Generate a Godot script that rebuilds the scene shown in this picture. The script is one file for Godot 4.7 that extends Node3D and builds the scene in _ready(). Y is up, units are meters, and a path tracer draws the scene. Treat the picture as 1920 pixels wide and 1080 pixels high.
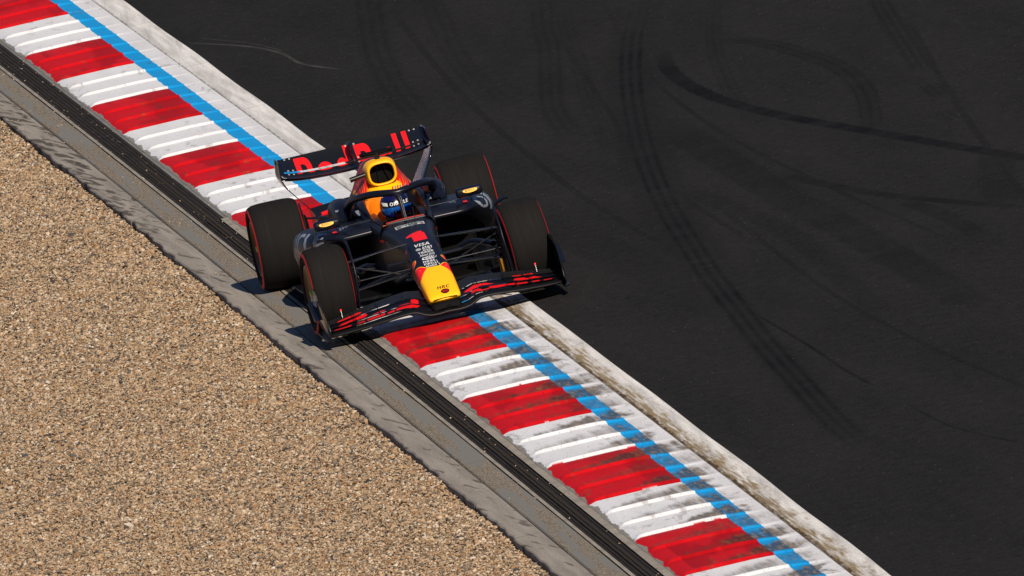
extends Node3D
# A dark navy open-wheel racing car straddling a red and white kerb, seen from far away with a very long lens.
# World axes: x to the car's left (picture right), y up, z along the car towards its nose; the front axle is at z = 0.

var M := {}
var rng := RandomNumberGenerator.new()
var font_bold: SystemFont
var font_serif: SystemFont

func _ready() -> void:
	rng.seed = 20250
	setup_view()
	fonts()
	materials()
	build_ground()
	build_kerb()
	build_apron()
	build_gravel()
	build_car()
	build_driver()

# ------------------------------------------------------------------ camera, sky, sun
func setup_view() -> void:
	var cam := Camera3D.new()
	cam.name = "camera"
	cam.fov = 1.352
	cam.near = 20.0
	cam.far = 900.0
	add_child(cam)
	var eye := Vector3(-18.55385, 25.204389, 192.624608)
	cam.look_at_from_position(eye, eye + Vector3(0.098262, -0.128908, -0.986776) * 100.0, Vector3(0.231235, 0.967393, -0.103349))
	cam.current = true
	var sky_mat := ProceduralSkyMaterial.new()
	sky_mat.sky_top_color = Color(0.33, 0.44, 0.63)
	sky_mat.sky_horizon_color = Color(0.62, 0.70, 0.80)
	sky_mat.sky_curve = 0.12
	sky_mat.ground_bottom_color = Color(0.20, 0.19, 0.18)
	sky_mat.ground_horizon_color = Color(0.45, 0.45, 0.44)
	sky_mat.sun_angle_max = 8.0
	sky_mat.energy_multiplier = 0.5
	var sky := Sky.new()
	sky.sky_material = sky_mat
	var env := Environment.new()
	env.background_mode = Environment.BG_SKY
	env.sky = sky
	env.tonemap_mode = Environment.TONE_MAPPER_LINEAR
	env.tonemap_exposure = 1.12
	env.sdfgi_enabled = true
	env.ssao_enabled = true
	env.ssil_enabled = true
	var we := WorldEnvironment.new()
	we.name = "world_environment"
	we.environment = env
	add_child(we)
	var sun := DirectionalLight3D.new()
	sun.name = "sun"
	sun.light_energy = 1.5
	sun.light_color = Color(1.0, 0.945, 0.87)
	sun.light_angular_distance = 0.5
	sun.shadow_enabled = true
	add_child(sun)
	sun.look_at_from_position(Vector3.ZERO, Vector3(-0.26, -1.0, -1.30), Vector3.UP)

# ------------------------------------------------------------------ small helpers
func fonts() -> void:
	font_bold = SystemFont.new()
	font_bold.font_names = PackedStringArray(["Droid Sans"])
	font_bold.font_weight = 700
	font_serif = SystemFont.new()
	font_serif.font_names = PackedStringArray(["Droid Serif"])
	font_serif.font_weight = 700

func mat(color: Color, rough := 0.5, metal := 0.0, spec := 0.5) -> StandardMaterial3D:
	var m := StandardMaterial3D.new()
	m.albedo_color = color
	m.roughness = rough
	m.metallic = metal
	m.metallic_specular = spec
	return m

func tex_mat(img: Image, rough := 0.5, repeat := false) -> StandardMaterial3D:
	var m := StandardMaterial3D.new()
	m.albedo_texture = ImageTexture.create_from_image(img)
	m.roughness = rough
	m.texture_repeat = repeat
	return m

func tag(o: Node, label: String, category := "", group := "", kind := "") -> Node:
	o.set_meta("label", label)
	if category != "":
		o.set_meta("category", category)
	if group != "":
		o.set_meta("group", group)
	if kind != "":
		o.set_meta("kind", kind)
	return o

func node(called: String, parent: Node, at := Vector3.ZERO) -> Node3D:
	var n := Node3D.new()
	n.name = called
	n.position = at
	parent.add_child(n, true)
	return n

func begin() -> SurfaceTool:
	var s := SurfaceTool.new()
	s.begin(Mesh.PRIMITIVE_TRIANGLES)
	s.set_smooth_group(0)
	return s

func vtx(s: SurfaceTool, p: Vector3, uv: Vector2) -> void:
	s.set_uv(uv)
	s.add_vertex(p)

func quad(s: SurfaceTool, a: Vector3, b: Vector3, c: Vector3, d: Vector3, ua := Vector2.ZERO, ub := Vector2.ZERO, uc := Vector2.ZERO, ud := Vector2.ZERO) -> void:
	vtx(s, a, ua); vtx(s, b, ub); vtx(s, c, uc)
	vtx(s, a, ua); vtx(s, c, uc); vtx(s, d, ud)

func commit(s: SurfaceTool, called: String, m: Material, parent: Node) -> MeshInstance3D:
	s.generate_normals()
	var mesh := s.commit()
	mesh.surface_set_material(0, m)
	return put(mesh, called, parent)

func put(mesh: Mesh, called: String, parent: Node) -> MeshInstance3D:
	var o := MeshInstance3D.new()
	o.name = called
	o.mesh = mesh
	parent.add_child(o, true)
	return o

# rings of equal length joined into a skin; ring points run the same way round
func skin(s: SurfaceTool, rings: Array, closed := true, uvf = null, from_j := 0, to_j := -1) -> void:
	var n: int = rings[0].size()
	var last: int = n if closed else n - 1
	if to_j >= 0:
		last = to_j
	for i in rings.size() - 1:
		var ra: PackedVector3Array = rings[i]
		var rb: PackedVector3Array = rings[i + 1]
		for j in range(from_j, last):
			var k: int = (j + 1) % n
			if uvf != null:
				quad(s, ra[j], ra[k], rb[k], rb[j], uvf.call(ra[j], i, j), uvf.call(ra[k], i, j + 1), uvf.call(rb[k], i + 1, j + 1), uvf.call(rb[j], i + 1, j))
			else:
				quad(s, ra[j], ra[k], rb[k], rb[j])

func cap(s: SurfaceTool, ring: PackedVector3Array, uvf = null, group := 7) -> void:
	var c := Vector3.ZERO
	for p in ring:
		c += p
	c /= ring.size()
	s.set_smooth_group(group)
	for j in ring.size():
		var a: Vector3 = ring[j]
		var b: Vector3 = ring[(j + 1) % ring.size()]
		if uvf != null:
			vtx(s, a, uvf.call(a, 0, j)); vtx(s, b, uvf.call(b, 0, j)); vtx(s, c, uvf.call(c, 0, j))
		else:
			vtx(s, a, Vector2.ZERO); vtx(s, b, Vector2.ZERO); vtx(s, c, Vector2.ZERO)
	s.set_smooth_group(0)

# superellipse ring in the plane z = const
func oval(z: float, cx: float, cy: float, w: float, h: float, e: float, n := 28) -> PackedVector3Array:
	var r := PackedVector3Array()
	for j in n:
		var a := TAU * j / n
		var c := cos(a)
		var d := sin(a)
		r.append(Vector3(cx + w * signf(c) * pow(absf(c), 2.0 / e), cy + h * signf(d) * pow(absf(d), 2.0 / e), z))
	return r

# tube with an oval section along a path: ru across, rv along "side" reference
func tube(s: SurfaceTool, path: PackedVector3Array, ru: Array, rv: Array, ref: Vector3, n := 12, caps := true) -> void:
	var rings := []
	for i in path.size():
		var t: Vector3 = (path[mini(i + 1, path.size() - 1)] - path[maxi(i - 1, 0)]).normalized()
		var u := ref - t * ref.dot(t)
		u = u.normalized()
		var v := t.cross(u)
		var r := PackedVector3Array()
		var a: float = ru[mini(i, ru.size() - 1)]
		var b: float = rv[mini(i, rv.size() - 1)]
		for j in n:
			var g := TAU * j / n
			r.append(path[i] + u * cos(g) * a + v * sin(g) * b)
		rings.append(r)
	skin(s, rings)
	if caps:
		cap(s, rings[0])
		cap(s, rings[-1])

func smooth_path(pts: Array, sub := 6) -> PackedVector3Array:
	var out := PackedVector3Array()
	for i in pts.size() - 1:
		var p0: Vector3 = pts[maxi(i - 1, 0)]
		var p1: Vector3 = pts[i]
		var p2: Vector3 = pts[i + 1]
		var p3: Vector3 = pts[mini(i + 2, pts.size() - 1)]
		for k in sub:
			var t := float(k) / sub
			out.append(0.5 * ((2.0 * p1) + (p2 - p0) * t + (2.0 * p0 - 5.0 * p1 + 4.0 * p2 - p3) * t * t + (3.0 * p1 - p0 - 3.0 * p2 + p3) * t * t * t))
	out.append(pts[-1])
	return out

func bar(called: String, a: Vector3, b: Vector3, ru: float, rv: float, ref: Vector3, m: Material, parent: Node, n := 12) -> MeshInstance3D:
	var s := begin()
	tube(s, PackedVector3Array([a, a.lerp(b, 0.5), b]), [ru], [rv], ref, n)
	return commit(s, called, m, parent)

# box with chamfered edges
func chamfer_box(s: SurfaceTool, c: Vector3, h: Vector3, r := 0.006) -> void:
	s.set_smooth_group(-1)
	var sx := [-1.0, 1.0]
	# six faces
	for ax in 3:
		var u := (ax + 1) % 3
		var v := (ax + 2) % 3
		for sg in sx:
			var q := []
			for k in [[-1, -1], [1, -1], [1, 1], [-1, 1]]:
				var p := Vector3.ZERO
				p[ax] = sg * h[ax]
				p[u] = k[0] * (h[u] - r)
				p[v] = k[1] * (h[v] - r)
				q.append(c + p)
			if sg > 0:
				q.reverse()
			quad(s, q[0], q[1], q[2], q[3], Vector2(0, 0), Vector2(1, 0), Vector2(1, 1), Vector2(0, 1))
	# twelve edges
	for ax in 3:
		var u := (ax + 1) % 3
		var v := (ax + 2) % 3
		for su in sx:
			for sv in sx:
				var q := []
				for e in [[-1.0, 0], [1.0, 0], [1.0, 1], [-1.0, 1]]:
					var p := Vector3.ZERO
					p[ax] = e[0] * (h[ax] - r)
					p[u] = su * (h[u] - (0.0 if e[1] == 0 else r))
					p[v] = sv * (h[v] - (r if e[1] == 0 else 0.0))
					q.append(c + p)
				quad(s, q[0], q[1], q[2], q[3])
	# eight corners
	for a in sx:
		for b in sx:
			for d in sx:
				var p1 := c + Vector3(a * h.x, b * (h.y - r), d * (h.z - r))
				var p2 := c + Vector3(a * (h.x - r), b * h.y, d * (h.z - r))
				var p3 := c + Vector3(a * (h.x - r), b * (h.y - r), d * h.z)
				vtx(s, p1, Vector2.ZERO); vtx(s, p2, Vector2.ZERO); vtx(s, p3, Vector2.ZERO)
	s.set_smooth_group(0)

func lathe_x(s: SurfaceTool, prof: Array, n := 72) -> void:
	var rings := []
	for p in prof:
		var r := PackedVector3Array()
		for j in n:
			var a := TAU * j / n
			r.append(Vector3(p[0], p[1] * cos(a), p[1] * sin(a)))
		rings.append(r)
	skin(s, rings)

# plate: outline in a plane given by a function of (a, b) to a point, with thickness along n
func plate(s: SurfaceTool, pts: PackedVector3Array, n: Vector3) -> void:
	var flat := PackedVector2Array()
	var e1 := (pts[1] - pts[0]).normalized()
	var e2 := n.normalized().cross(e1).normalized()
	for p in pts:
		flat.append(Vector2((p - pts[0]).dot(e1), (p - pts[0]).dot(e2)))
	var idx := Geometry2D.triangulate_polygon(flat)
	s.set_smooth_group(-1)
	for sgn in [-0.5, 0.5]:
		for i in range(0, idx.size(), 3):
			for k in 3:
				vtx(s, pts[idx[i + (k if sgn > 0 else 2 - k)]] + n * sgn, Vector2.ZERO)
	for i in pts.size():
		var a := pts[i]
		var b := pts[(i + 1) % pts.size()]
		quad(s, a - n * 0.5, b - n * 0.5, b + n * 0.5, a + n * 0.5)
	s.set_smooth_group(0)

# ------------------------------------------------------------------ drawing on images
func canvas(w: int, h: int, c: Color) -> Image:
	var im := Image.create_empty(w, h, false, Image.FORMAT_RGB8)
	im.fill(c)
	return im

func poly(im: Image, pts: PackedVector2Array, c: Color) -> void:
	var lo := 1e9
	var hi := -1e9
	for p in pts:
		lo = minf(lo, p.y)
		hi = maxf(hi, p.y)
	var w := im.get_width()
	for y in range(maxi(0, floori(lo)), mini(im.get_height(), ceili(hi))):
		var yy := y + 0.5
		var xs := []
		for i in pts.size():
			var a := pts[i]
			var b := pts[(i + 1) % pts.size()]
			if (a.y <= yy) != (b.y <= yy):
				xs.append(a.x + (yy - a.y) / (b.y - a.y) * (b.x - a.x))
		xs.sort()
		for i in range(0, xs.size() - 1, 2):
			var x0 := maxi(0, roundi(xs[i]))
			var x1 := mini(w, roundi(xs[i + 1]))
			if x1 > x0:
				im.fill_rect(Rect2i(x0, y, x1 - x0, 1), c)

func ellipse(im: Image, cx: float, cy: float, rx: float, ry: float, c: Color, turn := 0.0) -> void:
	var p := PackedVector2Array()
	for i in 36:
		var v := Vector2(cos(TAU * i / 36) * rx, sin(TAU * i / 36) * ry).rotated(turn)
		p.append(Vector2(cx, cy) + v)
	poly(im, p, c)

func glyphs(word: String, serif := false) -> PackedVector2Array:
	var t := TextMesh.new()
	t.font = font_serif if serif else font_bold
	t.text = word
	t.font_size = 64
	t.depth = 0.0
	var a := t.get_mesh_arrays()
	var v: PackedVector3Array = a[Mesh.ARRAY_VERTEX]
	var idx: PackedInt32Array = a[Mesh.ARRAY_INDEX]
	var lo := Vector2(1e9, 1e9)
	var hi := -lo
	for p in v:
		lo = lo.min(Vector2(p.x, p.y))
		hi = hi.max(Vector2(p.x, p.y))
	var out := PackedVector2Array()
	for i in idx:
		out.append(Vector2((v[i].x - lo.x) / (hi.x - lo.x), (v[i].y - lo.y) / (hi.y - lo.y)))
	return out

func write(im: Image, word: String, x0: float, y0: float, x1: float, y1: float, c: Color, slant := 0.0, serif := false) -> void:
	var g := glyphs(word, serif)
	for i in range(0, g.size(), 3):
		var t := PackedVector2Array()
		for k in 3:
			var p: Vector2 = g[i + k]
			t.append(Vector2(lerpf(x0, x1, p.x) + slant * (p.y - 0.5), lerpf(y1, y0, p.y)))
		poly(im, t, c)

# lettering as a thin mesh on a flat or gently bent face: place(u, v) gives the point for u right, v up
func letter_mesh(word: String, place: Callable, m: Material, parent: Node, called := "lettering") -> MeshInstance3D:
	var g := glyphs(word)
	var s := begin()
	s.set_smooth_group(-1)
	for p in g:
		vtx(s, place.call(p.x, p.y), p)
	return commit(s, called, m, parent)

# ------------------------------------------------------------------ materials
const NAVY := Color(0.056, 0.068, 0.115)
const RED := Color(0.93, 0.09, 0.10)
const YELLOW := Color(0.99, 0.73, 0.03)
const CARBON := Color(0.055, 0.056, 0.062)

func materials() -> void:
	M.navy = mat(NAVY, 0.34, 0.0, 0.4)
	M.carbon = mat(CARBON, 0.34)
	M.gloss = mat(Color(0.05, 0.052, 0.06), 0.14, 0.0, 0.6)
	M.dark_carbon = mat(Color(0.045, 0.046, 0.05), 0.5, 0.0, 0.4)
	M.black = mat(Color(0.025, 0.025, 0.027), 0.75, 0.0, 0.25)
	M.red = mat(RED, 0.42)
	M.yellow = mat(YELLOW, 0.36)
	M.white = mat(Color(0.82, 0.83, 0.84), 0.5)
	M.grey_letter = mat(Color(0.42, 0.46, 0.52), 0.5)
	M.steel = mat(Color(0.5, 0.5, 0.5), 0.3, 1.0)
	M.bronze = mat(Color(0.30, 0.23, 0.17), 0.32, 0.85)
	M.gold = mat(Color(0.62, 0.42, 0.10), 0.45, 0.3)
	M.rubber = mat(Color(0.175, 0.165, 0.16), 0.72, 0.0, 0.35)
	M.band = mat(Color(0.80, 0.06, 0.08), 0.6)
	M.orange = mat(Color(0.98, 0.50, 0.03), 0.5)
	M.blue = mat(Color(0.10, 0.16, 0.62), 0.35)
	M.tread = rubber_mat()
	M.weave = weave_mat()

func rubber_mat() -> StandardMaterial3D:
	var m := mat(Color(0.122, 0.118, 0.116), 0.8, 0.0, 0.2)
	var nz := FastNoiseLite.new()
	nz.seed = 4
	nz.frequency = 0.03
	nz.fractal_octaves = 4
	var t := NoiseTexture2D.new()
	t.noise = nz
	t.width = 256
	t.height = 256
	t.seamless = true
	var g := Gradient.new()
	g.set_color(0, Color(0.84, 0.84, 0.84))
	g.set_color(1, Color(1, 1, 1))
	t.color_ramp = g
	m.albedo_texture = t
	m.uv1_scale = Vector3(5, 0.6, 1)
	return m

func weave_mat() -> StandardMaterial3D:
	# carbon cloth: a 2x2 twill, its threads a few millimetres wide
	var n := 64
	var im := canvas(n, n, Color.BLACK)
	for y in n:
		for x in n:
			var a := (x / 8 + y / 8) % 4 < 2
			var ph := (x if a else y) % 8
			var v := (0.16 if a else 0.045) + 0.01 * sin(ph * 0.8)
			im.set_pixel(x, y, Color(v, v, v * 1.06))
	var m := tex_mat(im, 0.36, true)
	m.uv1_scale = Vector3(9, 9, 9)
	m.uv1_triplanar = true
	return m

# ------------------------------------------------------------------ ground
# all the strips follow one long bend: x = offset + bend(z)
func bend(z: float) -> float:
	return 0.0101 * z - 0.000068 * z * z

const T0 := 0.665     # asphalt | concrete edging
const T1 := 0.446     # edging | kerb
const T2 := 0.286     # kerb white | blue
const T3 := 0.140     # blue | red and white
const T4 := -0.580    # toe of the kerb
const T5 := -0.650    # drain, track side
const T6 := -0.812    # drain, gravel side
const T7 := -1.042    # rough slabs | smooth slabs
const T8 := -1.262    # smooth slabs | gravel
const ZA := -32.0
const ZB := 24.0

func smooth01(a: float, b: float, x: float) -> float:
	var t := clampf((x - a) / (b - a), 0.0, 1.0)
	return t * t * (3.0 - 2.0 * t)

func sheet(s: SurfaceTool, x0: float, x1: float, z0: float, z1: float, y: float, nx: int, nz: int, uvf: Callable, curved0 := false, curved1 := false) -> void:
	for i in nz:
		for j in nx:
			var p := []
			for k in [[0, 0], [1, 0], [1, 1], [0, 1]]:
				var z := lerpf(z0, z1, float(i + k[1]) / nz)
				var a := x0 + (bend(z) if curved0 else 0.0)
				var b := x1 + (bend(z) if curved1 else 0.0)
				p.append(Vector3(lerpf(a, b, float(j + k[0]) / nx), y, z))
			quad(s, p[0], p[1], p[2], p[3], uvf.call(p[0]), uvf.call(p[1]), uvf.call(p[2]), uvf.call(p[3]))

func noise(seed_: int, freq: float, oct := 4) -> FastNoiseLite:
	var n := FastNoiseLite.new()
	n.seed = seed_
	n.frequency = freq
	n.fractal_octaves = oct
	return n

func build_ground() -> void:
	var far_mat := mat(Color(0.138, 0.135, 0.131), 0.9, 0.0, 0.2)
	var s := begin()
	sheet(s, -350, 350, -400, 400, -0.09, 1, 1, func(p): return Vector2(p.x, p.z))
	tag(commit(s, "ground", far_mat, self), "flat dark ground stretching away under the circuit", "", "", "structure")
	s = begin()
	sheet(s, 0.5, 120.0, -200.0, ZA, -0.004, 2, 8, func(p): return Vector2(p.x, p.z))
	sheet(s, 9.0, 120.0, ZA, ZB, -0.004, 2, 2, func(p): return Vector2(p.x, p.z))
	sheet(s, 0.5, 120.0, ZB, 150.0, -0.004, 2, 8, func(p): return Vector2(p.x, p.z))
	tag(commit(s, "track_beyond", far_mat, self), "plain dark asphalt of the track running on", "", "", "structure")
	var img := track_image()
	var tm := tex_mat(img, 0.86)
	tm.metallic_specular = 0.2
	s = begin()
	var uvf := func(p): return Vector2((p.x - 0.2) / 9.0, (p.z - ZA) / (ZB - ZA))
	sheet(s, T0, 9.0, ZA, ZB, 0.0, 12, 90, uvf, true, false)
	tag(commit(s, "track", tm, self), "near black asphalt track crossed by curved tyre marks", "", "", "structure")

func track_image() -> Image:
	var W := 1200
	var H := 2048
	var v := PackedFloat32Array()
	v.resize(W * H)
	v.fill(0.0)
	var sx := 9.0 / W
	var sz := (ZB - ZA) / H
	# tyre marks: points (x, z), half width in metres, strength, number of grooves
	var marks := [
		[[[4.0, -17.09], [3.61, -14.85], [3.28, -12.56], [2.99, -10.21], [2.67, -7.24], [2.44, -4.71], [2.26, -2.32], [2.14, -0.3], [2.02, 1.71], [1.92, 3.92], [1.81, 6.42], [1.72, 8.99], [1.64, 11.42], [1.62, 13.09]], 0.12, 0.75, 3],
		[[[4.0, -17.09], [3.61, -14.85], [3.28, -12.56], [2.99, -10.21], [2.67, -7.24], [2.44, -4.71], [2.26, -2.32], [2.14, -0.3], [2.02, 1.71], [1.92, 3.92]], 0.22, 0.22, 0],
		[[[4.16, -13.05], [4.42, -11.94], [4.59, -10.36], [4.66, -9.01], [4.59, -7.34], [4.42, -5.78], [4.28, -4.8]], 0.09, 0.55, 2],
		[[[3.64, -13.13], [3.53, -11.94], [3.51, -10.47], [3.6, -8.94], [3.78, -7.43], [3.99, -6.14], [4.21, -4.95], [4.53, -3.2], [4.98, -0.82], [5.4, 1.2]], 0.07, 0.85, 0],
		[[[3.31, -3.34], [3.56, -1.75], [3.89, -0.13], [4.53, 2.17]], 0.06, 0.55, 0],
		[[[3.86, 0.08], [3.99, 1.8], [4.02, 3.13]], 0.08, 0.35, 0],
		[[[2.99, -8.82], [3.05, -6.36], [3.1, -3.91], [3.15, -1.57], [3.26, 1.02], [3.3, 2.6], [3.36, 5.14], [3.4, 8.24]], 0.16, 0.36, 0],
		[[[5.75, -14.5], [5.56, -13.18], [5.31, -9.84], [5.16, -7.77]], 0.10, 0.45, 3],
		[[[5.06, -6.8], [5.04, -5.88]], 0.1, 0.4, 3],
		[[[4.93, -4.96], [4.94, -4.16]], 0.1, 0.3, 3],
		[[[4.48, -15.89], [4.08, -13.05], [3.83, -10.6], [3.72, -9.07], [3.6, -6.5]], 0.07, 0.30, 2],
		[[[2.3, -24.0], [2.11, -21.83], [1.74, -18.19], [1.51, -14.83], [1.44, -12.16]], 0.14, 0.36, 3],
		[[[2.8, -24.0], [2.5, -20.0], [2.2, -16.0], [2.1, -12.0]], 0.10, 0.30, 2],
		[[[3.31, -18.82], [3.03, -16.49], [2.92, -15.28], [2.42, -11.22], [2.3, -9.0]], 0.12, 0.36, 3],
		[[[3.4, -18.0], [3.19, -16.09], [2.9, -12.91], [2.68, -10.59], [2.4, -7.0]], 0.07, 0.28, 2],
		[[[4.9, -1.76], [4.56, 0.59], [4.49, 1.7]], 0.15, 0.25, 0],
		[[[2.52, -4.17], [2.76, -1.44], [2.87, 0.93], [2.8, 4.48], [2.8, 6.28]], 0.1, 0.25, 0],
		[[[1.98, 4.41], [2.06, 6.97], [2.09, 8.8], [2.14, 10.18]], 0.014, 0.7, 0],
		[[[2.21, 11.9], [2.3, 13.45], [2.58, 15.12]], 0.012, 0.55, 0],
		[[[3.1, -16.0], [2.75, -10.0], [2.5, -5.0], [2.55, 0.5]], 0.025, 0.40, 0],
		[[[2.2, -21.0], [1.9, -13.0], [1.85, -5.0], [2.0, 0.0]], 0.03, 0.32, 0],
		[[[5.6, -12.0], [5.05, -5.0], [4.6, 2.0], [4.4, 5.0]], 0.03, 0.32, 0],
		[[[2.65, -3.0], [2.62, 4.0], [2.8, 9.0], [3.1, 13.0]], 0.025, 0.34, 0],
		[[[3.7, -17.5], [3.35, -12.0], [3.3, -7.0], [3.5, -2.0], [3.8, 3.0]], 0.022, 0.36, 0],
		[[[1.0, -9.0], [1.35, -4.0], [1.7, 1.0], [1.9, 6.0]], 0.2, 0.14, 0],
		[[[0.46, -21.83], [0.86, -20.49], [1.03, -19.43], [1.09, -18.3], [1.31, -17.26]], 0.015, -0.8, 0],
		[[[0.6, -21.9], [0.9, -20.7], [1.06, -19.6]], 0.008, -0.5, 0],
	]
	var edge := noise(31, 0.9, 3)
	for mk in marks:
		var pts := []
		for q in mk[0]:
			pts.append(Vector3(q[0], 0, q[1]))
		var path := smooth_path(pts, 40)
		var hw: float = mk[1]
		var total := path.size()
		var seen := PackedFloat32Array()
		for i in total - 1:
			var a := path[i]
			var b := path[i + 1]
			# fade the ends where the rubber runs out, and let it come and go
			var end := smooth01(0.0, 0.12, float(i) / total) * smooth01(1.0, 0.86, float(i) / total)
			var st: float = mk[2] * (0.25 + 0.75 * end) * (0.8 + 0.5 * edge.get_noise_2d(i * 0.06, hw * 900.0))
			var steps := maxi(1, ceili(absf(b.z - a.z) / sz))
			for k in steps:
				var c := a.lerp(b, float(k) / steps)
				var row := int((c.z - ZA) / sz)
				if row < 0 or row >= H:
					continue
				var dirx := (b.x - a.x)
				var dirz := (b.z - a.z)
				var wid := hw * sqrt(1.0 + pow(dirx / maxf(absf(dirz), 0.15), 2.0))
				var x0 := int((c.x - wid * 1.3 - 0.2) / sx)
				var x1 := int((c.x + wid * 1.3 - 0.2) / sx)
				for x in range(maxi(0, x0), mini(W, x1 + 1)):
					var off := ((x + 0.5) * sx + 0.2 - c.x) / wid
					var f := smooth01(1.25, 0.8, absf(off) + 0.25 * edge.get_noise_2d(x * 0.4, row * 0.12))
					if mk[3] > 0:
						f *= 0.45 + 0.55 * smooth01(-0.3, 0.5, cos(off * PI * mk[3]))
					var val := f * st
					var id := row * W + x
					if absf(val) > absf(v[id]):
						v[id] = val
	var big := noise(5, 0.006, 4)
	var mid := noise(6, 0.05, 3)
	var data := PackedByteArray()
	data.resize(W * H * 3)
	var r := RandomNumberGenerator.new()
	r.seed = 99
	for y in H:
		for x in W:
			var id := y * W + x
			var b := 0.0163 * (1.0 + 0.22 * big.get_noise_2d(x * 1.2, y * 0.9) + 0.20 * mid.get_noise_2d(x * 0.9, y * 3.0) + r.randfn(0.0, 0.15))
			if r.randf() < 0.0011:
				b += 0.02 + 0.07 * r.randf()
			var k: float = v[id]
			if k > 0.0:
				b *= 1.0 - 0.80 * minf(k, 1.0)
			else:
				b += -k * 0.045
			b = clampf(b, 0.003, 0.5)
			var lin := Color(b * 1.05, b, b * 0.93).linear_to_srgb()
			data[id * 3] = int(lin.r * 255.0)
			data[id * 3 + 1] = int(lin.g * 255.0)
			data[id * 3 + 2] = int(lin.b * 255.0)
	return Image.create_from_data(W, H, false, Image.FORMAT_RGB8, data)

# ------------------------------------------------------------------ kerb
const RIB := 0.811
const BLOCK := 2.433
const Z_FIRST := -25.995      # here a red block (far) ends and a white one begins

func kerb_height(t: float, z: float) -> float:
	# t: 0 at the track side, 1 at the toe
	var ph := fposmod((z - Z_FIRST) / RIB, 1.0)
	var tooth := smooth01(0.70, 0.95, ph) if ph < 0.95 else 1.0 - (ph - 0.95) / 0.05
	var amp := 0.0155 * smooth01(0.05, 0.40, t) * smooth01(1.0, 0.91, t) + 0.0045 * smooth01(0.0, 0.06, t) * smooth01(1.0, 0.91, t)
	var base := 0.002 + 0.022 * smooth01(0.0, 0.5, t) * smooth01(1.02, 0.93, t)
	return base + amp * tooth

func build_kerb() -> void:
	var img := kerb_image()
	var km := tex_mat(img, 0.6)
	km.metallic_specular = 0.2
	var root := node("kerb", self)
	tag(root, "red and white ribbed kerb with a blue stripe along its track side", "", "", "structure")
	var zs := []
	for k in 3:
		for q in [0.0, 0.70, 0.78, 0.87, 0.95]:
			zs.append((k + q) * RIB)
	zs.append(BLOCK)
	var ts := [0.0, 0.06, 0.12, 0.2, 0.28, 0.36, 0.46, 0.6, 0.75, 0.88, 0.94, 0.965, 0.985, 1.0]
	for b in range(-2, 20):
		var z0 := Z_FIRST + b * BLOCK
		var s := begin()
		s.set_smooth_group(0)
		for i in zs.size() - 1:
			for j in ts.size() - 1:
				var p := []
				var u := []
				for k in [[0, 0], [0, 1], [1, 1], [1, 0]]:
					var z: float = z0 + zs[i + k[0]]
					var t: float = ts[j + k[1]]
					var zz: float = z - 0.0005 if k[0] == 1 and i == zs.size() - 2 else z
					var toe := 0.005 * sin(z * 9.0) * smooth01(0.97, 1.0, t) if j > 8 else 0.0
					var x := lerpf(T1, T4 + toe, t) + bend(z)
					# ribs lean a little: they run straight across the car's path
					p.append(Vector3(x, kerb_height(t, zz), z))
					u.append(Vector2((z - ZA) / (ZB - ZA), t))
				s.set_smooth_group(i % 5 + 1 if i % 5 == 4 else 0)
				quad(s, p[0], p[1], p[2], p[3], u[0], u[1], u[2], u[3])
		var red := posmod(b, 2) == 1
		var o := commit(s, "red_kerb_block" if red else "white_kerb_block", km, root)
	# concrete edging on the track side
	var em := tex_mat(edging_image(), 0.8)
	em.metallic_specular = 0.2
	var edging := node("kerb_edging", self)
	tag(edging, "pale concrete edging strip between the kerb and the asphalt", "", "", "structure")
	var z := ZA
	var n := 0
	while z < ZB:
		var z1 := minf(z + 4.0, ZB)
		var s := begin()
		var prof := [[T1 - 0.004, -0.03], [T1 - 0.004, -0.008], [T1 + 0.012, 0.004], [T0 - 0.01, 0.010], [T0, 0.004], [T0 + 0.004, -0.03]]
		for i in 4:
			var za := lerpf(z, z1, i / 4.0)
			var zb := lerpf(z, z1, (i + 1) / 4.0) - (0.008 if i == 3 else 0.0)
			for j in prof.size() - 1:
				var uvs := []
				var ps := []
				for k in [[za, j], [za, j + 1], [zb, j + 1], [zb, j]]:
					var wob := 0.004 * sin(k[0] * 5.0) + 0.003 * sin(k[0] * 13.7) if k[1] >= 3 else 0.0
					ps.append(Vector3(prof[k[1]][0] + wob + bend(k[0]), prof[k[1]][1], k[0]))
					uvs.append(Vector2((k[0] - ZA) / (ZB - ZA), (prof[k[1]][0] - T1) / (T0 - T1)))
				quad(s, ps[0], ps[1], ps[2], ps[3], uvs[0], uvs[1], uvs[2], uvs[3])
		commit(s, "edging_slab", em, edging)
		z = z1
		n += 1

func lin3(r: float, g: float, b: float) -> Vector3:
	var c := Color(r, g, b).srgb_to_linear()
	return Vector3(c.r, c.g, c.b)

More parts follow.
